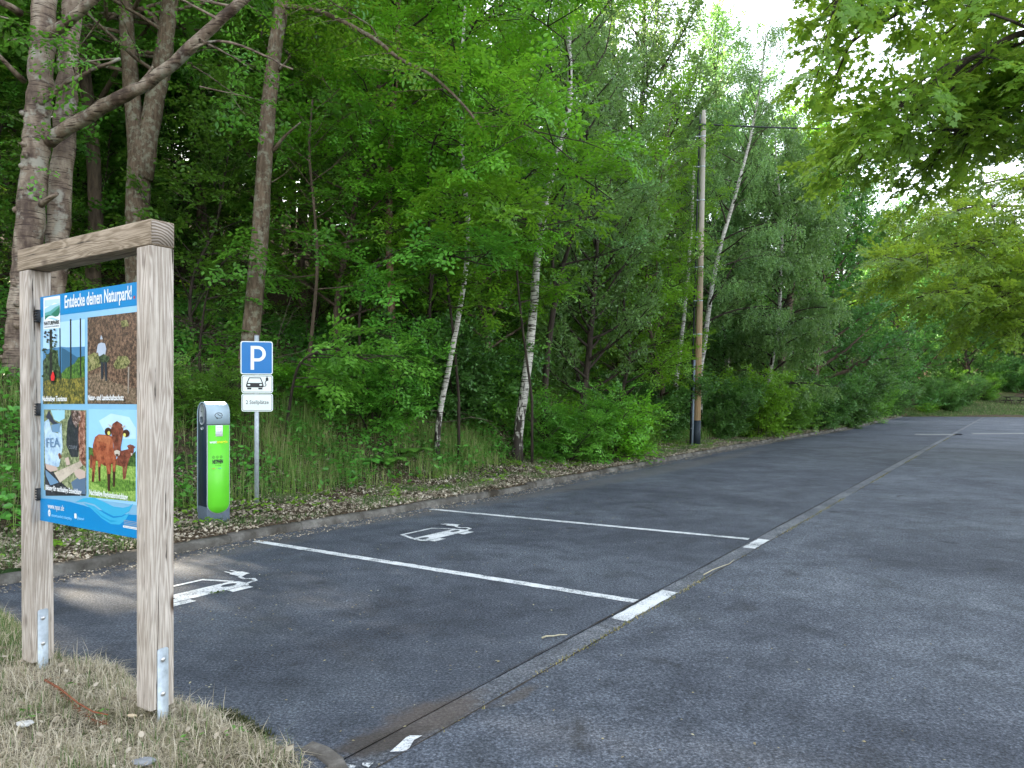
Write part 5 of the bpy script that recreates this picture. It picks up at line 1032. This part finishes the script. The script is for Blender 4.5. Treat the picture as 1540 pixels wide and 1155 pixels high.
# ---------------------------------------------------------------- low growth, litter and grass (nobody could count these)
def scatter_leaves(name, x, y, z, size, leafkind, m_, rg, tilt=.35, rnd=None, lab=None):
    lv, lf = leaf_shape(leafkind); n = len(x); a = rg.uniform(0, 6.28, n); D = np.stack([np.cos(a), np.sin(a), rg.normal(size=n)*tilt], 1); up = rg.normal(size=(n, 3))*tilt+np.array([0, 0, 1.])
    M = rotm(D, up); q = np.einsum('nij,vj->nvi', M, lv)*(size*rg.uniform(.6, 1.3, n))[:, None, None]+np.stack([x, y, z], 1)[:, None, :]
    b = MB(); b.add(q.reshape(-1, 3), (lf[None]+(np.arange(n)*len(lv))[:, None, None]).reshape(-1, lf.shape[1]), 0, np.repeat(rg.random(n), len(lf))); return tag(b.obj(name, m_), kind='stuff')
def blades(name, x, y, z, h, wd, m_, rg, leanf=.6, flat_=0.):
    n = len(x); a = rg.uniform(0, 6.28, n); l = np.abs(rg.normal(size=n))*leanf+flat_*rg.random(n); dx, dy = np.cos(a), np.sin(a); h = h*rg.uniform(.5, 1.25, n); sxy = np.stack([-dy, dx, np.zeros(n)], 1)*wd[:, None]/2
    nrm = np.sqrt(1+l*l); P0 = np.stack([x, y, z], 1); c1 = P0+np.stack([dx*l*.25, dy*l*.25, np.full(n, .5)], 1)*(h/nrm)[:, None]*1.05; c2 = P0+np.stack([dx*l*1., dy*l*1., np.clip(1-.35*l*l/nrm, .1, 1)], 1)*(h/nrm)[:, None]
    V = np.stack([P0-sxy, P0+sxy, c1+sxy*.8, c1-sxy*.8, c2], 1).reshape(-1, 3); i5 = np.arange(n)*5; r = rg.random(n); b = MB(); b.add(V, np.stack([i5, i5+1, i5+2, i5+3], 1), 0, r)
    b.f.append(np.stack([i5+3, i5+2, i5+4], 1)); b.m.append(np.zeros(n, np.int32)); b.r.append(r); return tag(b.obj(name, m_), kind='stuff')
def blade_mat(name, stops, trans=.25):
    m, t, p = mat(name, .7, .2); at = nd(t, 'ShaderNodeAttribute', attribute_name='rnd'); n = noise(t, coords(t), 1.6, 5, .65)
    f = maths(t, 'ADD', maths(t, 'MULTIPLY', at.outputs['Fac'], .5), maths(t, 'MULTIPLY', maths(t, 'SUBTRACT', n, .25), 1.0)); c = ramp(t, f, stops); t.links.new(c, p.inputs['Base Color'])
    tr = t.nodes.new('ShaderNodeBsdfTranslucent'); t.links.new(c, tr.inputs[0]); ms = t.nodes.new('ShaderNodeMixShader'); ms.inputs[0].default_value = trans
    t.links.new(p.outputs[0], ms.inputs[1]); t.links.new(tr.outputs[0], ms.inputs[2]); t.links.new(ms.outputs[0], t.nodes['Material Output'].inputs['Surface']); return m
G_bank = blade_mat('bank_grass', [(.12, (.05, .15, .02)), (.42, (.14, .29, .05)), (.68, (.29, .34, .12)), (.9, (.46, .41, .23))], .35)
G_dry = blade_mat('dry_grass', [(.12, (.11, .14, .05)), (.28, (.22, .20, .11)), (.42, (.44, .385, .27)), (.66, (.60, .53, .40)), (1, (.74, .68, .54))])
G_short = blade_mat('verge_grass', [(.2, (.05, .12, .025)), (.55, (.12, .20, .06)), (.8, (.30, .28, .15)), (1, (.40, .36, .24))])
M_litter = blade_mat('leaf_litter', [(.1, (.06, .042, .028)), (.35, (.22, .18, .125)), (.62, (.43, .37, .28)), (1, (.62, .56, .46))], .05)
rg = np.random.default_rng(77)
def sdpts(n, s0, s1, d0, d1, pw=1.): s = s0+(s1-s0)*rg.random(n)**pw; d = rg.uniform(d0, d1, n); x, y = sd2xy(s, d); return s, d, x, y, hgt(x, y)
clump = lambda x, y, k=1.: .5+.5*np.sin(x*2.1*k+np.sin(y*1.7*k)*2)*np.sin(y*1.9*k+np.sin(x*1.3*k)*2+1)
# litter on the verge and up the bank
s, d, x, y, z = sdpts(75000, -8, 34, .04, 2.6, 1.5); scatter_leaves('leaf_litter', x, y, z+.012+.02*rg.random(len(x)), .045, 'kite', M_litter, rg, .45)
s, d, x, y, z = sdpts(26000, -6, 45, 2.2, 12); scatter_leaves('forest_litter', x, y, z+.02, .085, 'kite', M_litter, rg, .4)
s, d, x, y, z = sdpts(14000, 30, 72, .14, 2.6); scatter_leaves('far_litter', x, y, z+.02, .10, 'kite', M_litter, rg, .4)
# short green tufts on the verge
s, d, x, y, z = sdpts(190000, -8, 60, .12, 2.3, 1.4); k = rg.random(len(x)) < np.clip((clump(x, y)-.42)*2.2, 0, 1)*np.interp(s, [-8, 2, 8, 14], [.4, .6, 1, 1])*1.2
x, y, z, s = x[k], y[k], z[k], s[k]; blades('verge_tufts', x, y, z, np.interp(s, [0, 25, 60], [.07, .10, .14]), np.interp(s, [0, 25, 60], [.006, .010, .02]), G_short, rg)
# long grass on the bank
s, d, x, y, z = sdpts(170000, -6, 40, 1.5, 5.2, 1.3); k = rg.random(len(x)) < np.clip(clump(x, y, .6)*1.5-.15, .08, 1)*np.interp(d, [1.5, 2.1, 4, 5.2], [.2, 1, .9, .3])
x, y, z, s = x[k], y[k], z[k], s[k]; blades('bank_grass', x, y, z, np.interp(s, [0, 25], [.42, .5])*(.6+.8*clump(x+3, y)), np.interp(s, [0, 25], [.006, .012]), G_bank, rg, .55)
# herbs, brambles and seedlings
s, d, x, y, z = sdpts(11000, -6, 44, 1.7, 11, 1.2); k = rg.random(len(x)) < np.clip(clump(x+5, y+2, .8)*1.6-.1, .25, 1); x, y, z = x[k], y[k], z[k]
n = len(x); m_ = 16; X = np.repeat(x, m_)+rg.normal(size=n*m_)*.16; Y = np.repeat(y, m_)+rg.normal(size=n*m_)*.16; Zt = np.repeat(rg.uniform(.12, .55, n), m_)*rg.random(n*m_)**.7
scatter_leaves('undergrowth', X, Y, hgt(X, Y)+Zt+.03, .095, 'ovate', L_litterplant, rg, .45)
s, d, x, y, z = sdpts(420, -4, 25, .5, 2.0); m_ = 7; X = np.repeat(x, m_)+rg.normal(size=len(x)*m_)*.05; Y = np.repeat(y, m_)+rg.normal(size=len(x)*m_)*.05; scatter_leaves('verge_seedlings', X, Y, hgt(X, Y)+.04+.05*rg.random(len(X)), .07, 'ovate', L_lime, rg, .3)
# far bank grass
x = rg.uniform(36, 75, 30000); y = 67.1+rg.random(30000)**1.6*12; blades('far_grass', x, y, hgt(x, y)+.03, np.full(len(x), .22), np.full(len(x), .035), G_short, rg)
# grey path half hidden in the wood
b = MB(); ss = np.arange(4, 26, .5); v = []
for s_ in ss:
    for dd_ in (7.9, 8.7, 9.4): x_, y_ = sd2xy(s_, dd_); v.append((float(x_), float(y_), float(hgt(x_, y_))+.07))
q = np.arange(len(ss)-1); f = np.concatenate([np.stack([q*3+c_, (q+1)*3+c_, (q+1)*3+c_+1, q*3+c_+1], 1) for c_ in (0, 1)]); b.add(v, f); tag(b.obj('forest_path', plain('path_grey', (.10, .11, .125), .85, .2, .3, 6)), kind='structure')

# ---- hummock of cut dry grass under the board
bd = np.array([gp(px, py, .06) for px, py in [(-420, 870), (-60, 893), (0, 915), (37, 940), (92, 984), (182, 994), (204, 1017), (263, 1044), (325, 1060), (386, 1099), (454, 1122), (470, 1160), (485, 1300), (520, 1600)]])
poly_ = np.concatenate([bd, [(-.9, .6), (-6, .6), (-9, 4)]])
def inside(x, y):
    c = np.zeros(len(x), bool); n = len(poly_)
    for i in range(n):
        x0, y0 = poly_[i]; x1, y1 = poly_[(i+1) % n]; t_ = ((y0 > y) != (y1 > y)) & (x < (x1-x0)*(y-y0)/(y1-y0+1e-12)+x0); c ^= t_
    return c
def edge_dist(x, y):
    dm = np.full(len(x), 9.)
    for a, c in zip(bd[:-1], bd[1:]):
        ab = c-a; t_ = np.clip(((x-a[0])*ab[0]+(y-a[1])*ab[1])/(ab@ab), 0, 1); dm = np.minimum(dm, np.hypot(x-a[0]-ab[0]*t_, y-a[1]-ab[1]*t_))
    return dm
def vh(x, y): e = edge_dist(np.atleast_1d(x), np.atleast_1d(y)); return .012+.045*np.clip(e/.12, 0, 1)+.02*np.sin(np.atleast_1d(x)*5+1)*np.sin(np.atleast_1d(y)*6)*np.clip(e/.3, 0, 1)
gx, gy = np.meshgrid(np.arange(-6, 0, .06), np.arange(.7, 7.2, .06), indexing='ij'); ok = inside(gx.ravel(), gy.ravel()).reshape(gx.shape)
b = MB(); zz = vh(gx.ravel(), gy.ravel()); i, j = np.meshgrid(np.arange(gx.shape[0]-1), np.arange(gx.shape[1]-1), indexing='ij'); okc = ok[:-1, :-1] & ok[1:, :-1] & ok[1:, 1:] & ok[:-1, 1:]; i, j = i[okc], j[okc]; n_ = gx.shape[1]
b.add(np.stack([gx.ravel(), gy.ravel(), zz], 1), np.stack([i*n_+j, (i+1)*n_+j, (i+1)*n_+j+1, i*n_+j+1], 1))
M_soil = lawn_mat('straw_soil', (.10, .085, .055), (.20, .165, .11)); tag(b.obj('grass_verge', M_soil, smooth=True), kind='structure')
n = 260000; x = rg.uniform(-5.2, -.6, n); y = rg.uniform(1.9, 6.2, n); k = inside(x, y); x, y = x[k], y[k]; keep = (x > (-CX-40)/F*y) & (rg.random(len(x)) < .95); x, y = x[keep], y[keep]
k = rg.random(len(x)) < .4+.8*clump(x, y, 3.1); x, y = x[k], y[k]; blades('dry_grass', x, y, vh(x, y)-.005, .085+.09*rg.random(len(x))**3, np.full(len(x), .0036), G_dry, rg, 1.5, 2.6)
n = 60000; x = rg.uniform(-5.2, -.6, n); y = rg.uniform(2.2, 6, n); k = inside(x, y) & (rg.random(n) < np.clip(clump(x, y, 1.4)*2.2-.9, .08, 1)); x, y = x[k], y[k]; blades('green_grass', x, y, vh(x, y), np.full(len(x), .085), np.full(len(x), .004), G_short, rg, .5)
# rust-coloured spruce twig, a pale stone, a few chips of bark on the grass
tp = [gp(px, py, .11) for px, py in [(68, 1020), (88, 1034), (102, 1048), (118, 1064), (140, 1080), (162, 1088)]]
b = MB(); b.tube([(x_, y_, .10+.01*i_) for i_, (x_, y_) in enumerate(tp)], np.linspace(.006, .003, 6), 6)
for i_ in range(150):
    k = rg.integers(0, 5); a_ = np.array(tp[k]); c_ = np.array(tp[k+1]); q = a_+(c_-a_)*rg.random(); an = rg.uniform(0, 6.28); r_ = rg.uniform(.01, .028); b.tube([(q[0], q[1], .105), (q[0]+math.cos(an)*r_, q[1]+math.sin(an)*r_, .105+rg.uniform(-.01, .015))], [.0014, .0006], 3, cap=False)
tag(b.obj('dry_twig', plain('rusty_needles', (.20, .07, .035), .8, .2, .3, 60)), 'rust-brown dry spruce twig lying on the straw in front of the board', 'twig')
def pebble(px, py, z, r, m_, label, name='stone', sq=(1, .7, .45)):
    bm = bmesh.new(); bmesh.ops.create_icosphere(bm, subdivisions=2, radius=r)
    for v_ in bm.verts: v_.co = Vector((v_.co.x*sq[0], v_.co.y*sq[1], v_.co.z*sq[2]))*(1+.18*math.sin(v_.co.x*90+v_.co.y*130+py))
    me = bpy.data.meshes.new(name); bm.to_mesh(me); bm.free(); o = link(name, me, None, m_); x_, y_ = gp(px, py, z); o.location = (x_, y_, z+r*sq[2]*.4); tag(o, label, 'stone')
M_pst = plain('pale_stone', (.48, .47, .44), .8, .2, .25, 40)
pebble(36, 1090, .10, .035, M_pst, 'pale flat stone lying in the straw at the lower left', sq=(1.1, .8, .35)); pebble(215, 1147, .09, .04, plain('grey_stone', (.22, .23, .24), .8, .2, .2, 40), 'grey flat stone half buried at the bottom edge', sq=(1.2, .8, .3)); pebble(200, 1077, .08, .02, plain('tan_chip', (.50, .40, .27), .8), 'small tan chip by the foot of the near post', sq=(1.3, .6, .4))
# flush kerb stones round the tip of the verge
b = MB(); e = [gp(px, py) for px, py in [(452, 1130), (474, 1138), (492, 1152), (502, 1172), (516, 1260), (556, 1500)]]
E_ = np.array(e); tg = np.gradient(E_, axis=0); tg /= np.linalg.norm(tg, axis=1)[:, None]; nr = np.stack([tg[:, 1], -tg[:, 0]], 1)
A_ = E_+nr*0.0; B_ = E_-nr*.07; v = []
for a_, c_ in zip(A_, B_): v += [(a_[0], a_[1], -.01), (a_[0], a_[1], .012), (c_[0], c_[1], .020)]
q = np.arange(len(e)-1); b.add(v, np.concatenate([np.stack([q*3+c_, (q+1)*3+c_, (q+1)*3+c_+1, q*3+c_+1], 1) for c_ in (0, 1)])); tag(b.obj('verge_kerb', M_kerb), kind='structure')
M_moss = blade_mat('moss', [(.2, (.02, .025, .008)), (.6, (.06, .07, .02)), (1, (.12, .12, .04))], 0)
n = 5000; t_ = rg.random(n); k0 = bd[8:10]; x = k0[0, 0]+(k0[1, 0]-k0[0, 0])*t_+rg.normal(size=n)*.035; y = k0[0, 1]+(k0[1, 1]-k0[0, 1])*t_+rg.normal(size=n)*.035; blades('moss', x, y, np.full(n, .008), np.full(n, .028), np.full(n, .006), M_moss, rg, .8)
# weeds and grit in the drain joints, crumbs and petals on the asphalt
n = 3800; t_ = -1+rg.random(n)**1.2*36; k = rg.random(n) < np.clip(np.sin(t_*1.1)+.5*np.sin(t_*3.7)+.55, .05, 1); t_ = t_[k]; o_ = SW+rg.normal(size=len(t_))*.014; p_ = PL+PD*t_[:, None]+PN*o_[:, None]
blades('joint_weeds', p_[:, 0], p_[:, 1], np.full(len(t_), .004), np.full(len(t_), .022), np.full(len(t_), .006), blade_mat('joint_weed', [(.2, (.10, .12, .03)), (.6, (.28, .24, .10)), (1, (.42, .36, .2))], .1), rg, .9, .8)
n = 4200; y = 2.6+rg.random(n)**1.7*26; x = (rg.random(n)*1.55-.68)*y*.72; s_, d_ = xy2sd(x, y); k = (d_ < -.05) & ~inside(x, y) & (rg.random(n) < np.where(d_ > -3, .75, .16)); x, y = x[k], y[k]
scatter_leaves('fallen_bits', x, y, np.full(len(x), .012), .017, 'kite', blade_mat('fallen_bits', [(.2, (.16, .12, .07)), (.6, (.34, .30, .16)), (.9, (.5, .5, .4))], .1), rg, .15)
s, d, x, y, z = sdpts(12000, -7, 60, -.34, -.005, 1.3); scatter_leaves('kerb_crumbs', x, y, np.full(len(x), .014), .026, 'kite', M_litter, rg, .3)

n = 500; x = rg.uniform(-4, -.9, n); y = rg.uniform(2.3, 5, n); k = inside(x, y); x, y = x[k], y[k]; scatter_leaves('verge_leaves', x, y, vh(x, y)+.05, .035, 'ovate', M_litter, rg, .5)
n = 24; x = rg.uniform(-4, -.9, n); y = rg.uniform(2.3, 5, n); k = inside(x, y); X = np.repeat(x[k], 8)+rg.normal(size=k.sum()*8)*.025; Y = np.repeat(y[k], 8)+rg.normal(size=k.sum()*8)*.025; scatter_leaves('verge_weeds', X, Y, vh(X, Y)+.045, .024, 'ovate', L_litterplant, rg, .4)
